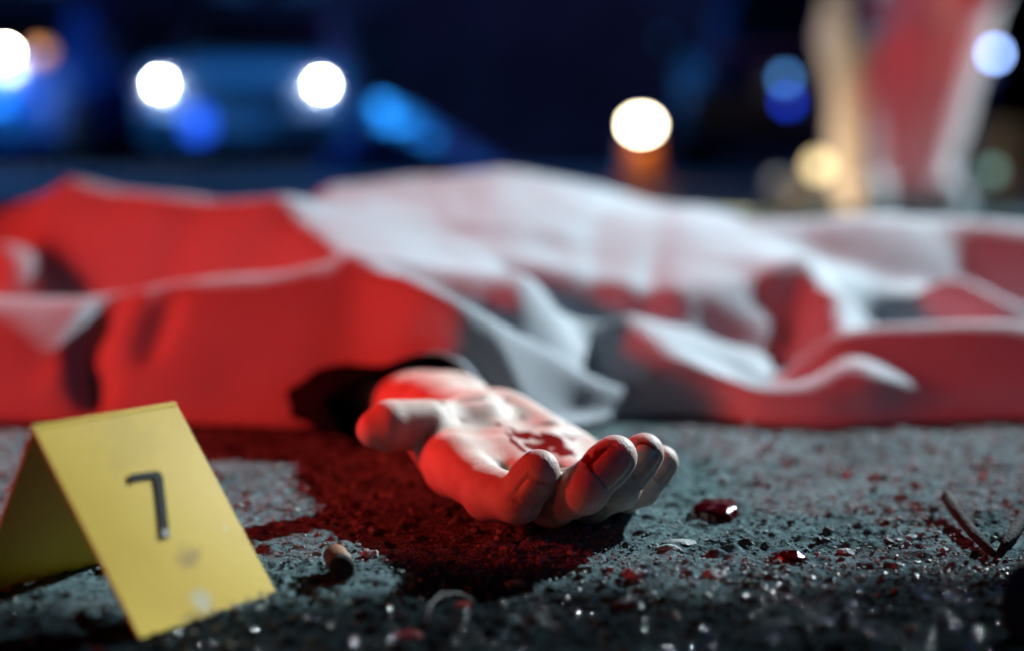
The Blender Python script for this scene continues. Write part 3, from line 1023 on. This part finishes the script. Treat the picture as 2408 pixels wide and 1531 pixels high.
def yellow():
    m = bpy.data.materials.new('yellow_plastic')
    m.use_nodes = True
    n = m.node_tree.nodes; l = m.node_tree.links
    p = n['Principled BSDF']
    geo = n.new('ShaderNodeNewGeometry')
    t = n.new('ShaderNodeTexNoise'); t.inputs['Scale'].default_value = 45; t.inputs['Detail'].default_value = 5
    l.new(geo.outputs['Position'], t.inputs['Vector'])
    rp = n.new('ShaderNodeValToRGB')
    rp.color_ramp.elements[0].position = 0.3; rp.color_ramp.elements[0].color = (0.86, 0.53, 0.018, 1)
    rp.color_ramp.elements[1].position = 0.7; rp.color_ramp.elements[1].color = (0.92, 0.61, 0.024, 1)
    l.new(t.outputs['Fac'], rp.inputs[0])
    prev = rp.outputs[0]
    for att, colr in (('smudge', (0.42, 0.24, 0.015, 1)), ('scuff', (0.72, 0.68, 0.48, 1)), ('dirt', (0.035, 0.022, 0.012, 1))):
        a = n.new('ShaderNodeAttribute'); a.attribute_name = att
        mx = n.new('ShaderNodeMix'); mx.data_type = 'RGBA'; mx.inputs[7].default_value = colr
        l.new(a.outputs['Fac'], mx.inputs[0]); l.new(prev, mx.inputs[6])
        prev = mx.outputs[2]
    l.new(prev, p.inputs['Base Color'])
    p.inputs['Roughness'].default_value = 0.55
    p.inputs['Transmission Weight'].default_value = 0.0
    b = n.new('ShaderNodeBump'); b.inputs['Strength'].default_value = 0.15; b.inputs['Distance'].default_value = 0.0005
    t2 = n.new('ShaderNodeTexNoise'); t2.inputs['Scale'].default_value = 500
    l.new(geo.outputs['Position'], t2.inputs['Vector']); l.new(t2.outputs['Fac'], b.inputs['Height'])
    l.new(b.outputs[0], p.inputs['Normal'])
    return m


M_yellow = yellow()
marker = empty('evidence_marker', tuple(MK), 'yellow folded evidence marker with a black number 7 standing on the concrete', 'evidence marker')


def on_panel(px, py):
    d = ray(px, py); o = np.array([0, 0, CAM_H])
    t = ((BL - o) @ pn) / (d @ pn)
    return o + d * t


def panel(name, corner, ew, ev, nrm_, thick=0.0011, marks=()):
    nu, nv = 70, 110
    u = np.linspace(0, 1, nu); vv = np.linspace(0, 1, nv)
    U, Vv = np.meshgrid(u, vv)
    bow = 0.0007 * np.sin(U * np.pi) * np.sin(Vv * np.pi)
    # rounded corners at the foot
    chip = np.zeros_like(U)
    Pn = corner + U[..., None] * ew + Vv[..., None] * ev + bow[..., None] * nrm_
    if marks:
        rag = np.clip(fbm(U[:1] * 16, U[:1] * 0 + 3.3, 61, 3), 0, 1) * sstep(.28, .5, U[:1]) * 0.0040
        w_ = sstep(0.10, 0.0, Vv)
        Pn = Pn + (w_ * rag)[..., None] * nrm(ev)
    k = nu * nv
    Fc = grid_faces(nu, nv)
    back = Pn - nrm_ * thick
    ring = np.concatenate([np.arange(nu), np.arange(1, nv) * nu + nu - 1, (nv - 1) * nu + np.arange(nu - 2, -1, -1), np.arange(nv - 2, 0, -1) * nu])
    nx_ = np.roll(ring, -1)
    side = np.stack([ring, ring + k, nx_ + k, nx_], -1)
    me = mesh_np(name, np.concatenate([Pn.reshape(-1, 3), back.reshape(-1, 3)]), np.concatenate([Fc, Fc[:, ::-1] + k, side]), smooth=False)
    pts = np.concatenate([Pn.reshape(-1, 3)] * 2)
    for att, lst in (('smudge', [((440, 1312), .0042, .75), ((300, 1040), .010, .22)]), ('scuff', [((476, 1412), .0042, .8), ((530, 1243), .0010, .5)])):
        val = np.zeros(len(pts))
        if marks:
            for (px, py), r_, s_ in lst:
                d = np.linalg.norm(pts - on_panel(px, py), axis=1)
                nz = fbm(pts[:, 0] * 300, pts[:, 2] * 300, 71, 3)
                val = np.maximum(val, s_ * sstep(r_ * 1.5, r_ * .4, d + nz * r_ * .7))
        at_ = me.attributes.new(att, 'FLOAT', 'POINT'); at_.data.foreach_set('value', val.astype(np.float32))
    vz = np.concatenate([Vv.ravel()] * 2)
    uz = np.concatenate([U.ravel()] * 2)
    dirt = sstep(.035, .0, vz - 0.03 * fbm(uz * 30, vz * 30, 81, 3)) * (.85 if marks else .5) * sstep(.1, .6, uz)
    at_ = me.attributes.new('dirt', 'FLOAT', 'POINT'); at_.data.foreach_set('value', dirt.astype(np.float32))
    return child(name, me, M_yellow, marker)


panel('front_panel', BL, e_w, v, pn, marks=(1,))
rn = nrm(np.cross(e_w, v2)); rn = rn if rn[1] > 0 else -rn
panel('rear_panel', TL + v2, e_w, -v2 - np.array([0, 0, .0004]), rn)
# the figure: strokes of the 7
poly = [(301, 1118), (362, 1110), (372, 1113), (379, 1123), (395, 1265), (374, 1267), (360, 1130), (356, 1127), (314, 1132), (311, 1137), (303, 1136)]
bm = bmesh.new()
lift = pn * 0.0008
pts = [on_panel(*p) + lift for p in poly]
vs = [bm.verts.new(p) for p in pts]
f = bm.faces.new(vs)
ex = bmesh.ops.extrude_face_region(bm, geom=[f])
for e in ex['geom']:
    if isinstance(e, bmesh.types.BMVert):
        e.co += Vector(pn * 0.0003)
w0 = [bm.verts.new(on_panel(*p) + pn * 0.0012) for p in ((376, 1249), (391, 1246), (394, 1263), (376, 1265))]
wf = bm.faces.new(w0); 
bmesh.ops.triangulate(bm, faces=[q for q in bm.faces if len(q.verts) > 4])
me = bm_mesh('numeral', bm)
M_wear = mat('worn_white', (0.65, 0.66, 0.62), 0.3, noise=0.3, nscale=900)
for pl in me.polygons:
    c = pl.center
    if len(pl.vertices) == 4 and abs((np.array(c) - on_panel(384, 1256)) @ pn - 0.0012) < 4e-5:
        pl.material_index = 1
me.materials.append(M_black); me.materials.append(M_wear)
child('numeral', me, [], marker)

# ------------------------------------------------------------------ brown stub, blood drops, twigs
def tube_mesh(name, pts, rad, seg=14, rough=0.0, seed=0, cap=True):
    pts = [np.array(p, float) for p in pts]
    r_ = np.random.RandomState(seed)
    rings = []
    for i, p in enumerate(pts):
        t = nrm(pts[min(i + 1, len(pts) - 1)] - pts[max(i - 1, 0)])
        s = nrm(np.cross(t, [0, 0.05, 1])); u = np.cross(s, t)
        th = np.linspace(0, 2 * np.pi, seg, endpoint=False)
        q = rad[i] * (1 + rough * r_.randn(seg))
        rings.append(p + s[None] * (np.cos(th) * q)[:, None] + u[None] * (np.sin(th) * q)[:, None])
    bm = bmesh.new()
    bv = [[bm.verts.new(c) for c in rg] for rg in rings]
    for a_, b_ in zip(bv[:-1], bv[1:]):
        for s in range(seg):
            bm.faces.new((a_[s], a_[(s + 1) % seg], b_[(s + 1) % seg], b_[s]))
    if cap:
        bm.faces.new(bv[0][::-1]); bm.faces.new(bv[-1])
    return bm_mesh(name, bm, smooth=True)


s0 = on_ground(808, 1376) + np.array([0, 0, .0052]); s1 = on_ground(782, 1330) + np.array([0, 0, .0052])
dv = nrm(s1 - s0)
stub = empty('stub', (s0[0], s0[1], 0), 'short brown cylindrical stub with a blackened end beside the yellow marker', 'stub')
M_stub = mat('brown_paper', (0.30, 0.14, 0.07), 0.6, noise=0.35, nscale=350, bump=0.3, bscale=700)
M_char = mat('charred_end', (0.008, 0.007, 0.007), 0.9, noise=0.3, nscale=600)
ln = 0.017
child('wrapper', tube_mesh('wrapper', [s0 + dv * q for q in (.0035, .007, .011, ln - .0006, ln)], [.0040, .0042, .0041, .0040, .0034], 20, .015, 3), M_stub, stub)
child('charred_end', tube_mesh('charred_end', [s0 + dv * q for q in (-.0004, .0004, .002, .0036)], [.0030, .0039, .0042, .0041], 20, .04, 4), M_char, stub)


def drop(px, py, rx, ry, h, label, seed):
    c = on_ground(px, py)
    n_ = 40
    u = np.linspace(-1.2, 1.2, n_)
    U, Vv = np.meshgrid(u, u)
    rr_ = np.hypot(U, Vv)
    lim = 1 + 0.28 * fbm(U * 1.6 + seed, Vv * 1.6, seed, 2)
    q = rr_ / lim
    z = h * np.sqrt(np.clip(1 - q ** 2, 0, 1)) * (1 + .35 * fbm(U * 2.5, Vv * 2.5, seed + 5, 2))
    z = np.where(q < 1, z + .0003, -0.0012)
    gz_ = float(ground_z(np.array([c[0]]), np.array([c[1]]))[0])
    Fc = grid_faces(n_, n_)
    Fc = Fc[(q.ravel()[Fc] < 1.0).any(1)]
    use = np.unique(Fc); rm = np.full(n_ * n_, -1); rm[use] = np.arange(len(use))
    me = mesh_np('blood_drop', np.stack([U * rx, Vv * ry, z], -1).reshape(-1, 3)[use], rm[Fc])
    o = link('blood_drop', me, M_blood, label=label, cat='blood drop')
    o.location = (c[0], c[1], gz_ + 0.0009)


drop(1685, 1208, 0.0095, .011, .0034, 'large glossy dark blood drop on concrete right of the fingertips', 301)
drop(1855, 1318, .0062, .0052, .0022, 'small glossy blood drop near the centre of the bare concrete', 305)

tw = [on_ground(2225, 1205) + (0, 0, .006), on_ground(2255, 1235) + (0, 0, .004), on_ground(2290, 1275) + (0, 0, .003), on_ground(2335, 1315) + (0, 0, .002)]
link('twig', tube_mesh('twig', tw, [.0024, .0022, .0019, .0012], 10, .10, 5), M_twig, label='dark broken twig lying at right in front of the sheet', cat='twig')
tw = [on_ground(2440, 1215) + (0, 0, .006), on_ground(2405, 1240) + (0, 0, .004), on_ground(2380, 1275) + (0, 0, .003), on_ground(2350, 1310) + (0, 0, .002)]
link('twig', tube_mesh('twig', tw, [.0022, .0021, .0018, .0012], 10, .10, 6), M_twig, label='thinner dark twig cut off by the right edge of the picture', cat='twig')


def leaf(c, size, rz, label):
    n_ = 24
    u = np.linspace(0, 1, n_); w = np.linspace(-1, 1, n_)
    U, Wd = np.meshgrid(u, w)
    half = np.sin(np.pi * U ** .8) ** .8 * .36
    x = (U - .5) * size; y = Wd * half * size
    z = size * (.16 * np.abs(Wd) ** 1.5 * half + .10 * np.sin(U * 3) + .05 * fbm(U * 4, Wd * 2, 404, 2)) + .012
    me = mesh_np('dry_leaf', np.stack([x, y, z], -1).reshape(-1, 3), grid_faces(n_, n_))
    o = link('dry_leaf', me, mat('dry_leaf', (0.07, 0.020, 0.018), 0.8, noise=0.4, nscale=90), label=label, cat='leaf')
    o.location = c; o.rotation_euler = (.35, -.9, rz)
    m_ = o.modifiers.new('thickness', 'SOLIDIFY'); m_.thickness = .0004
    return o


lc = on_ground(2405, 1455)
leaf((lc[0], lc[1], .001), .034, 1.2, 'dark red curled leaf at the right edge, out of focus')

# thin pale fibre near the bottom
fb = [on_ground(x_, y_) + np.array([0, 0, z_]) for x_, y_, z_ in ((1000, 1500, .003), (1012, 1468, .006), (1040, 1448, .007), (1080, 1440, .006), (1110, 1432, .003))]
link('fibre', tube_mesh('fibre', fb, [.0002] * 5, 8), mat('pale_fibre', (.22, .2, .2), .5, noise=.2, nscale=200), label='thin pale curved fibre on the wet near ground', cat='fibre')

# ------------------------------------------------------------------ squatting person in a white coverall
def squatting():
    cx = 0.90
    Fp = Field((0.42, 2.75, -0.02), (1.52, 3.75, 1.45), 0.014)
    c = lambda a, b, ra, rb, k=.05, **kw: Fp.cone(a, b, ra, rb, k, **kw)
    kL, kR = (0.740, 3.02, .50), (0.932, 3.00, .50)
    hL, hR = (0.83, 3.42, .40), (0.99, 3.42, .40)
    aL, aR = (0.79, 3.22, .09), (0.925, 3.22, .09)
    for k_, h_, a_ in ((kL, hL, aL), (kR, hR, aR)):
        c(a_, k_, .066, .082); c(k_, h_, .085, .105)
        c((a_[0], a_[1] + .05, .05), (a_[0] + (.02 if a_[0] > .9 else -.02), a_[1] - .16, .042), .048, .040, .03)
        c(a_, (a_[0], a_[1], .14), .072, .070, .02)
    c((.91, 3.44, .42), (.905, 3.30, .72), .155, .15)
    c((.885, 3.40, .16), (.90, 3.42, .40), .13, .14)
    c((.905, 3.30, .72), (.90, 3.18, .93), .15, .155)
    c((.76, 3.18, .96), (1.05, 3.18, .96), .075, .075)
    c((.90, 3.17, .98), (.90, 3.10, 1.10), .065, .06, .03)
    # arms: elbows over the knees, forearms hanging outward
    for s, sh, el, ha in ((-1, (.745, 3.17, .95), (.655, 3.03, .68), (.70, 2.93, .52)), (1, (1.06, 3.17, .95), (1.16, 3.02, .68), (1.13, 2.92, .53))):
        c(sh, el, .062, .052, .04); c(el, ha, .050, .040, .03)
    c((.90, 3.10, 1.12), (.90, 3.06, 1.25), .088, .105, .03)      # hood
    V, Q = Fp.mesh()
    V = smooth_mesh(V, Q, 1)
    n = fbm(V[:, 0] * 9 + V[:, 1] * 5, V[:, 2] * 16, 501, 3)
    V = V + (n * 0.012)[:, None] * np.array([.6, -1, .2])
    V[:, 2] = np.maximum(V[:, 2], 0.003)
    root = empty('person', (cx, 3.2, 0), 'person in a loose white coverall squatting behind the sheet with knees apart', 'person')
    body = child('coverall', mesh_np('coverall', V, Q), M_suit, root)
    # face, set into the hood opening
    Ff = Field((.78, 2.90, 1.08), (1.02, 3.10, 1.34), 0.006)
    g = lambda a, b, ra, rb, k=.02: Ff.cone(a, b, ra, rb, k)
    g((.90, 3.025, 1.22), (.90, 3.02, 1.15), .066, .05)
    g((.90, 2.955, 1.195), (.90, 2.945, 1.172), .008, .013)
    g((.875, 2.962, 1.205), (.925, 2.962, 1.205), .012, .012)
    g((.885, 2.966, 1.135), (.915, 2.966, 1.135), .010, .010)
    V, Q = Ff.mesh()
    face = child('face', mesh_np('face', smooth_mesh(V, Q, 2), Q), M_face, root)
    for sx_ in (-1, 1):
        bm = bmesh.new(); b_ell(bm, (.90 + sx_ * .028, 2.966, 1.203), (.012, .008, .006), 12, 8)
        child('eye', bm_mesh('eye', bm, True), mat('eye_white', (.6, .6, .6), .2), face)
    # gloved hands with five fingers each
    for s, ha in ((-1, (.70, 2.93, .52)), (1, (1.13, 2.92, .53))):
        Fg = Field((ha[0] - .12, ha[1] - .14, ha[2] - .20), (ha[0] + .12, ha[1] + .06, ha[2] + .06), 0.005)
        h_ = np.array(ha)
        palm = h_ + (s * -.01, -.03, -.06)
        Fg.cone(h_, palm, .030, .034, .02)
        for i_, (dx, L_) in enumerate(((-.027, .070), (-.009, .080), (.009, .075), (.027, .060))):
            b0 = palm + (dx, -.012, -.018); m0 = b0 + (dx * .2, -.014, -L_ * .5); e0 = m0 + (0, .010, -L_ * .45)
            Fg.cone(b0, m0, .0100, .0095, .003); Fg.cone(m0, e0, .0095, .0080, .003)
        t0 = palm + (-s * .030, -.005, .012); t1 = t0 + (-s * .022, -.02, -.022); t2 = t1 + (-s * .004, -.012, -.024)
        Fg.cone(t0, t1, .012, .0105, .006); Fg.cone(t1, t2, .0105, .009, .004)
        V, Q = Fg.mesh()
        child('glove', mesh_np('glove', smooth_mesh(V, Q, 1), Q), M_glove, root)


squatting()

# ------------------------------------------------------------------ lamps and a glowing glint on the ground
def small_lamp(name, px, py, Y_, r_, col, strength, label, cat, mount):
    """a little lamp, also a glint built as one: lens, housing and stand down to the ground"""
    c = at(px, py, Y_)
    root = empty(name, (c[0], c[1], 0), label, cat)
    bm = bmesh.new(); b_ell(bm, (0, 0, c[2]), (r_, r_ * .7, r_), 20, 12)
    link('lens', bm_mesh('lens', bm, True), emit(name + '_glow', col, strength), root)
    bm = bmesh.new(); b_cyl(bm, (0, r_ * .75, c[2]), r_ * 1.25, r_ * 1.05, r_ * .9, 20, 'Y')
    link('housing', bm_mesh('housing', bm), M_trim, root)
    if mount == 'stand':
        bm = bmesh.new()
        b_cyl(bm, (0, r_ * 1.0, (c[2] - r_) / 2), r_ * .35, r_ * .35, max(.01, c[2] - r_ * .4), 12)
        b_cyl(bm, (0, r_ * 1.0, .012), r_ * 1.6, r_ * 1.4, .022, 20)
        link('stand', bm_mesh('stand', bm), M_trim, root)
    return root, c


# hazard lamp on an orange bollard
c = at(1508, 295, 6.0)
root = empty('warning_lamp', (c[0], c[1], 0), 'glowing warm white lamp on a squat orange bollard behind the sheet', 'warning lamp')
bm = bmesh.new(); b_ell(bm, (0, 0, c[2]), (.050, .04, .034), 24, 14)
link('lens', bm_mesh('lens', bm, True), emit('hazard_glow', (1.0, .86, .62), 40.0), root)
bm = bmesh.new()
b_cyl(bm, (0, .02, .115), .085, .072, .17, 24); b_cyl(bm, (0, .02, .018), .15, .13, .034, 24)
link('post', bm_mesh('post', bm, False), M_orange, root)
lamp('hazard_lamp', 'POINT', (c[0] - .0, c[1] - .12, c[2] - .03), 2.2, (1.0, .45, .15), .03)

c = at(1925, 395, 3.6)
root, c = small_lamp('lantern', 1925, 392, 3.6, .026, (1.0, .80, .42), 2.6, 'warm yellow lantern glowing on the ground left of the squatting person', 'lantern', 'stand')
lamp('warm_fill_lamp', 'POINT', (0.46, 3.20, .035), 6.0, (1.0, .66, .34), .04)  # added unseen lamp hidden by the sheet, warms the person's left leg
small_lamp('torch_lamp', 1828, 430, 3.9, .022, (.55, .62, .66), .35, 'faint grey torch lens low on the ground beside the lantern', 'torch', 'stand')
small_lamp('green_glint', 2330, 405, 3.8, .022, (.42, .75, .62), .55, 'small pale green glowing glint right of the squatting person', 'glint', 'stand')  # glass glint made as a glowing lens, not a lamp

def tan_box(px, py_top, Y_, w, d, rz, label):
    c = at(px, py_top, Y_)
    root = empty('tan_box', (c[0], Y_, 0), label, 'box', rz)
    h_ = c[2]
    m_ = mat('tan_card', (.42, .30, .19), .8, noise=.2, nscale=14, bump=.2, bscale=60)
    box_obj('body', (0, 0, h_ * .40), (w, d, h_ * .80), m_, root, .008)
    box_obj('lid', (0, 0, h_ * .90), (w * 1.04, d * 1.04, h_ * .18), m_, root, .008)
    bm = bmesh.new(); b_box(bm, (0, -d * .56, h_ * .62), (w * .32, .014, .018), None, .004)
    link('handle', bm_mesh('handle', bm), M_trim, root)


tan_box(1900, 425, 3.9, .19, .14, .25, 'added low tan box for the warm glow behind the yellow lantern')  # added box, its tan standing in for the warm glow
tan_box(2350, 285, 4.1, .13, .16, -.2, 'taller tan box standing behind the squatting person, beside the green glint')

# ------------------------------------------------------------------ cars
M_head = emit('headlight_glow', (.93, 1.0, .95), 560.0)
M_headwarm = emit('warm_headlight_glow', (1.0, .90, .66), 240.0)
M_turn = emit('turn_signal_glow', (1.0, .38, .10), 1.0)
M_strobe = emit('blue_strobe_glow', (.05, .25, 1.0), 4.0)
M_strobe2 = emit('blue_white_strobe_glow', (.30, .48, 1.0), 22.0)
M_off = mat('unlit_lens', (.16, .17, .19), .45)


def car(label, loc, rz, paint, h_head, lamps, hood_h=.95, width=1.9, beam=None, bar=True, group=None):
    """nose towards -Y. lamps: dict of lit things"""
    root = empty('police_car', loc, label, 'car', rz, group)
    hw = width / 2
    # stations: y, half width, z bottom, z shoulder, z roof, half roof width
    st = [(-2.30, hw * .80, .34, .66, .70, hw * .66), (-2.22, hw * .93, .27, hood_h - .12, hood_h - .07, hw * .78), (-2.0, hw * .98, .24, hood_h - .06, hood_h - .01, hw * .84),
          (-1.0, hw, .24, hood_h, hood_h + .07, hw * .80), (-.92, hw, .24, hood_h + .01, hood_h + .10, hw * .80), (-.25, hw, .24, hood_h + .02, 1.62, hw * .70), (.3, hw, .24, hood_h + .02, 1.72, hw * .70),
          (1.5, hw, .24, hood_h + .02, 1.70, hw * .69), (2.2, hw * .97, .26, hood_h, 1.45, hw * .66), (2.42, hw * .90, .32, hood_h - .1, hood_h + .05, hw * .70)]
    bm = bmesh.new(); rows = []
    for y, w, zb, zs, zr, wr in st:
        half = [(0, zb), (w * .85, zb), (w, zb + .10), (w * 1.005, (zb + zs) / 2), (w * .97, zs), (wr + .02, zs + (zr - zs) * .9), (wr * .9, zr), (wr * .4, zr + .02)]
        ring = [(x, y, z) for x, z in half] + [(0, y, zr + .025)] + [(-x, y, z) for x, z in half[:0:-1]]
        rows.append([bm.verts.new(q) for q in ring])
    n_ = len(rows[0])
    for a_, b_ in zip(rows[:-1], rows[1:]):
        for s in range(n_):
            bm.faces.new((a_[s], a_[(s + 1) % n_], b_[(s + 1) % n_], b_[s]))
    bm.faces.new(rows[0][::-1]); bm.faces.new(rows[-1])
    link('body', bm_mesh('body', bm, True), paint, root)
    # windscreen
    bm = bmesh.new()
    q = [(-hw * .74, -.96, hood_h + .12), (hw * .74, -.96, hood_h + .12), (hw * .64, -.33, 1.60), (-hw * .64, -.33, 1.60)]
    b_ = [bm.verts.new(p) for p in q] + [bm.verts.new((p[0], p[1] - .03, p[2] + .02)) for p in q]
    for fc in ((0, 1, 2, 3), (7, 6, 5, 4), (0, 4, 5, 1), (1, 5, 6, 2), (2, 6, 7, 3), (3, 7, 4, 0)):
        bm.faces.new([b_[i] for i in fc])
    link('windscreen', bm_mesh('windscreen', bm), M_pane, root)
    for s in (-1, 1):
        for y0, y1 in ((-.15, .65), (.75, 1.5)):
            bm = bmesh.new()
            q = [(s * (hw * .965), y0, hood_h + .05), (s * (hw * .965), y1, hood_h + .05), (s * hw * .755, y1, 1.60), (s * hw * .755, y0 + .1, 1.58)]
            b_ = [bm.verts.new(p) for p in q] + [bm.verts.new((p[0] + s * .012, p[1], p[2])) for p in q]
            for fc in ((0, 1, 2, 3), (7, 6, 5, 4), (0, 4, 5, 1), (1, 5, 6, 2), (2, 6, 7, 3), (3, 7, 4, 0)):
                bm.faces.new([b_[i] for i in fc])
            link('side_window', bm_mesh('side_window', bm), M_pane, root)
    box_obj('bumper', (0, -2.27, .42), (width * .90, .16, .20), M_trim, root, .04)
    gr = box_obj('grille', (0, -2.262, h_head - .10), (width * .50, .10, .26), M_trim, root, .02)
    for i in range(5):
        box_obj('slat', (0, -2.318, h_head - .20 + i * .05), (width * .47, .012, .014), M_rim, gr)
    box_obj('number_plate', (0, -2.357, .42), (.46, .012, .11), M_off, root)
    for s in (-1, 1):
        bm = bmesh.new(); b_ell(bm, (s * lamps.get('hx', .70), -2.26, h_head), (lamps.get('hr', .10), .075, lamps.get('hr', .10) * .9), 20, 12)
        link('headlight', bm_mesh('headlight', bm, True), lamps['head'], root)
        bm = bmesh.new(); b_ell(bm, (s * (hw * .93), -2.12, h_head + .01), (.07, .08, .06), 14, 8)
        link('turn_signal', bm_mesh('turn_signal', bm, True), lamps.get('turn', M_off), root)
        bm = bmesh.new(); b_ell(bm, (s * (hw + .12), -.72, hood_h + .16), (.11, .06, .08), 14, 8); b_box(bm, (s * (hw + .01), -.70, hood_h + .12), (.14, .05, .04))
        link('side_mirror', bm_mesh('side_mirror', bm, True), M_trim, root)
        for y in (-1.45, 1.50):
            wh = empty_part('wheel', (s * (hw - .08), y, .34), root)
            bm = bmesh.new(); b_cyl(bm, (0, 0, 0), .34, .34, .22, 28, 'X')
            bmesh.ops.bevel(bm, geom=[e for e in bm.edges if abs(e.verts[0].co.x - e.verts[1].co.x) < 1e-4], offset=.03, segments=2, affect='EDGES')
            link('tyre', bm_mesh('tyre', bm, True), M_rubber, wh)
            bm = bmesh.new(); b_cyl(bm, (s * .105, 0, 0), .21, .20, .03, 24, 'X')
            for k_ in range(5):
                a_ = k_ * 2 * math.pi / 5
                b_box(bm, (s * .125, math.cos(a_) * .10, math.sin(a_) * .10), (.02, .05, .17), Matrix.Rotation(-a_ + math.pi / 2, 4, 'X').inverted())
            link('rim', bm_mesh('rim', bm), M_rim, wh)
    if bar:
        lb = box_obj('light_bar', (0, .1, 1.79), (1.15, .26, .05), M_trim, root, .01)
        for s in (-1, 1):
            box_obj('beacon', (s * .36, .1, 1.86), (.40, .22, .10), M_strobe if lamps.get('bar') else M_off, lb, .03)
    for (x, z, r_, m_) in lamps.get('strobes', ()):
        bm = bmesh.new(); b_ell(bm, (x, -2.33, z), (r_, .05, r_), 18, 10)
        link('strobe', bm_mesh('strobe', bm, True), m_, root)
    return root


def empty_part(name, loc, parent):
    o = bpy.data.objects.new(name, None)
    COL.objects.link(o)
    o.parent = parent
    o.location = loc
    return o


Y1 = 12.6
c1 = at(535, 200, Y1)
car('pale police car facing the camera with both white headlights on, left of centre', (c1[0], Y1 + 2.26, 0), math.radians(3), M_paint_w, c1[2],
    {'head': M_head, 'hx': .70, 'hr': .017, 'strobes': [(-.37, .42, .13, emit('dim_blue_strobe_glow', (.03, .16, .9), 1.0))]}, hood_h=.98)
c3 = at(10, 125, 12.0)
car('blue lit car cut off by the left edge with a warm headlight and orange signal', (c3[0] - .70, 12.0 + 2.26, 0), 0, M_paint_b, c3[2],
    {'head': M_headwarm, 'hx': .70, 'hr': .030, 'turn': M_turn}, hood_h=.98, width=2.06)
c2 = at(1960, 200, 8.6)
car('dark navy police car with blue strobes behind the squatting person', (c2[0] + 2.26 * math.sin(math.radians(11)), 8.6 + 2.26 * math.cos(math.radians(11)), 0), math.radians(-11), M_paint_d, .62,
    {'head': M_off, 'hx': .72, 'hr': .09,
     'strobes': [(at(1852, 185, 8.55)[0] - c2[0], at(1852, 185, 8.55)[2], .03, emit('pale_blue_strobe_glow', (.10, .36, .85), 5.0)),
                 (at(1858, 240, 8.55)[0] - c2[0], at(1858, 240, 8.55)[2], .035, emit('deep_blue_strobe_glow', (.01, .06, .9), 4.0)),
                 (at(2326, 133, 8.55)[0] - c2[0], at(2326, 133, 8.55)[2], .028, M_strobe2)]}, hood_h=.80)

# blue sloped shape right of the pale car, made as a heap
n_ = 60
u = np.linspace(-1, 1, n_)
U, Vv = np.meshgrid(u, u)
tp = at(930, 250, 9.0)
z = .50 * np.clip(1 - (np.abs(U + .45) / np.where(U > -.45, 1.45, .55)) ** 1.15, 0, 1) * np.clip(1 - Vv ** 2, 0, 1) ** .6
z = z + .03 * fbm(U * 4, Vv * 4, 601, 3) * (z > .01) + .004
me = mesh_np('sloping_heap', np.stack([U * .62, Vv * .8, z], -1).reshape(-1, 3), grid_faces(n_, n_))
o = link('sloping_heap', me, M_heap, label='bright blue sloping heap right of the pale police car', cat='tarpaulin')
o.location = (at(985, 300, 9.0)[0], 9.2, 0)

# ------------------------------------------------------------------ building behind
bld = empty('building', (-1.0, 21.0, 0), 'dark building with small black windows across the back of the yard', 'building')
WXs = [(680, 130), (890, 125), (1130, 158), (470, 115), (300, 110)]
holes = []
for px, py in WXs:
    c = at(px, py, 20.99)
    holes.append((c[0] + 1.0, c[2], .36, .62))
bm = bmesh.new()
b_box(bm, (0, .25, 3.0), (15, .5, 6.0))
link('wall', bm_mesh('wall', bm), M_wall, bld)
for x_, z_, w_, h_ in holes:
    bm = bmesh.new()
    for s in (-1, 1):
        b_box(bm, (x_ + s * (w_ / 2 + .03), -.03, z_), (.06, .06, h_ + .12))
        b_box(bm, (x_, -.035, z_ + s * (h_ / 2 + .03)), (w_ - .002, .06, .06))
    fr_ = link('window', bm_mesh('window', bm), M_frame, bld)
    box_obj('pane', (x_, -.012, z_), (w_ - .004, .022, h_ - .004), M_pane, fr_)
    box_obj('sill', (x_, -.09, z_ - h_ / 2 - .10), (w_ + .24, .18, .06), M_frame, fr_)
for x_ in (-3.0, .6, 4.2):
    box_obj('pilaster', (x_, -.06, 3.0), (.30, .12, 5.99), M_wall, bld, .01)
box_obj('roof', (0, .2, 6.09), (15.6, 1.2, .16), M_frame, bld)
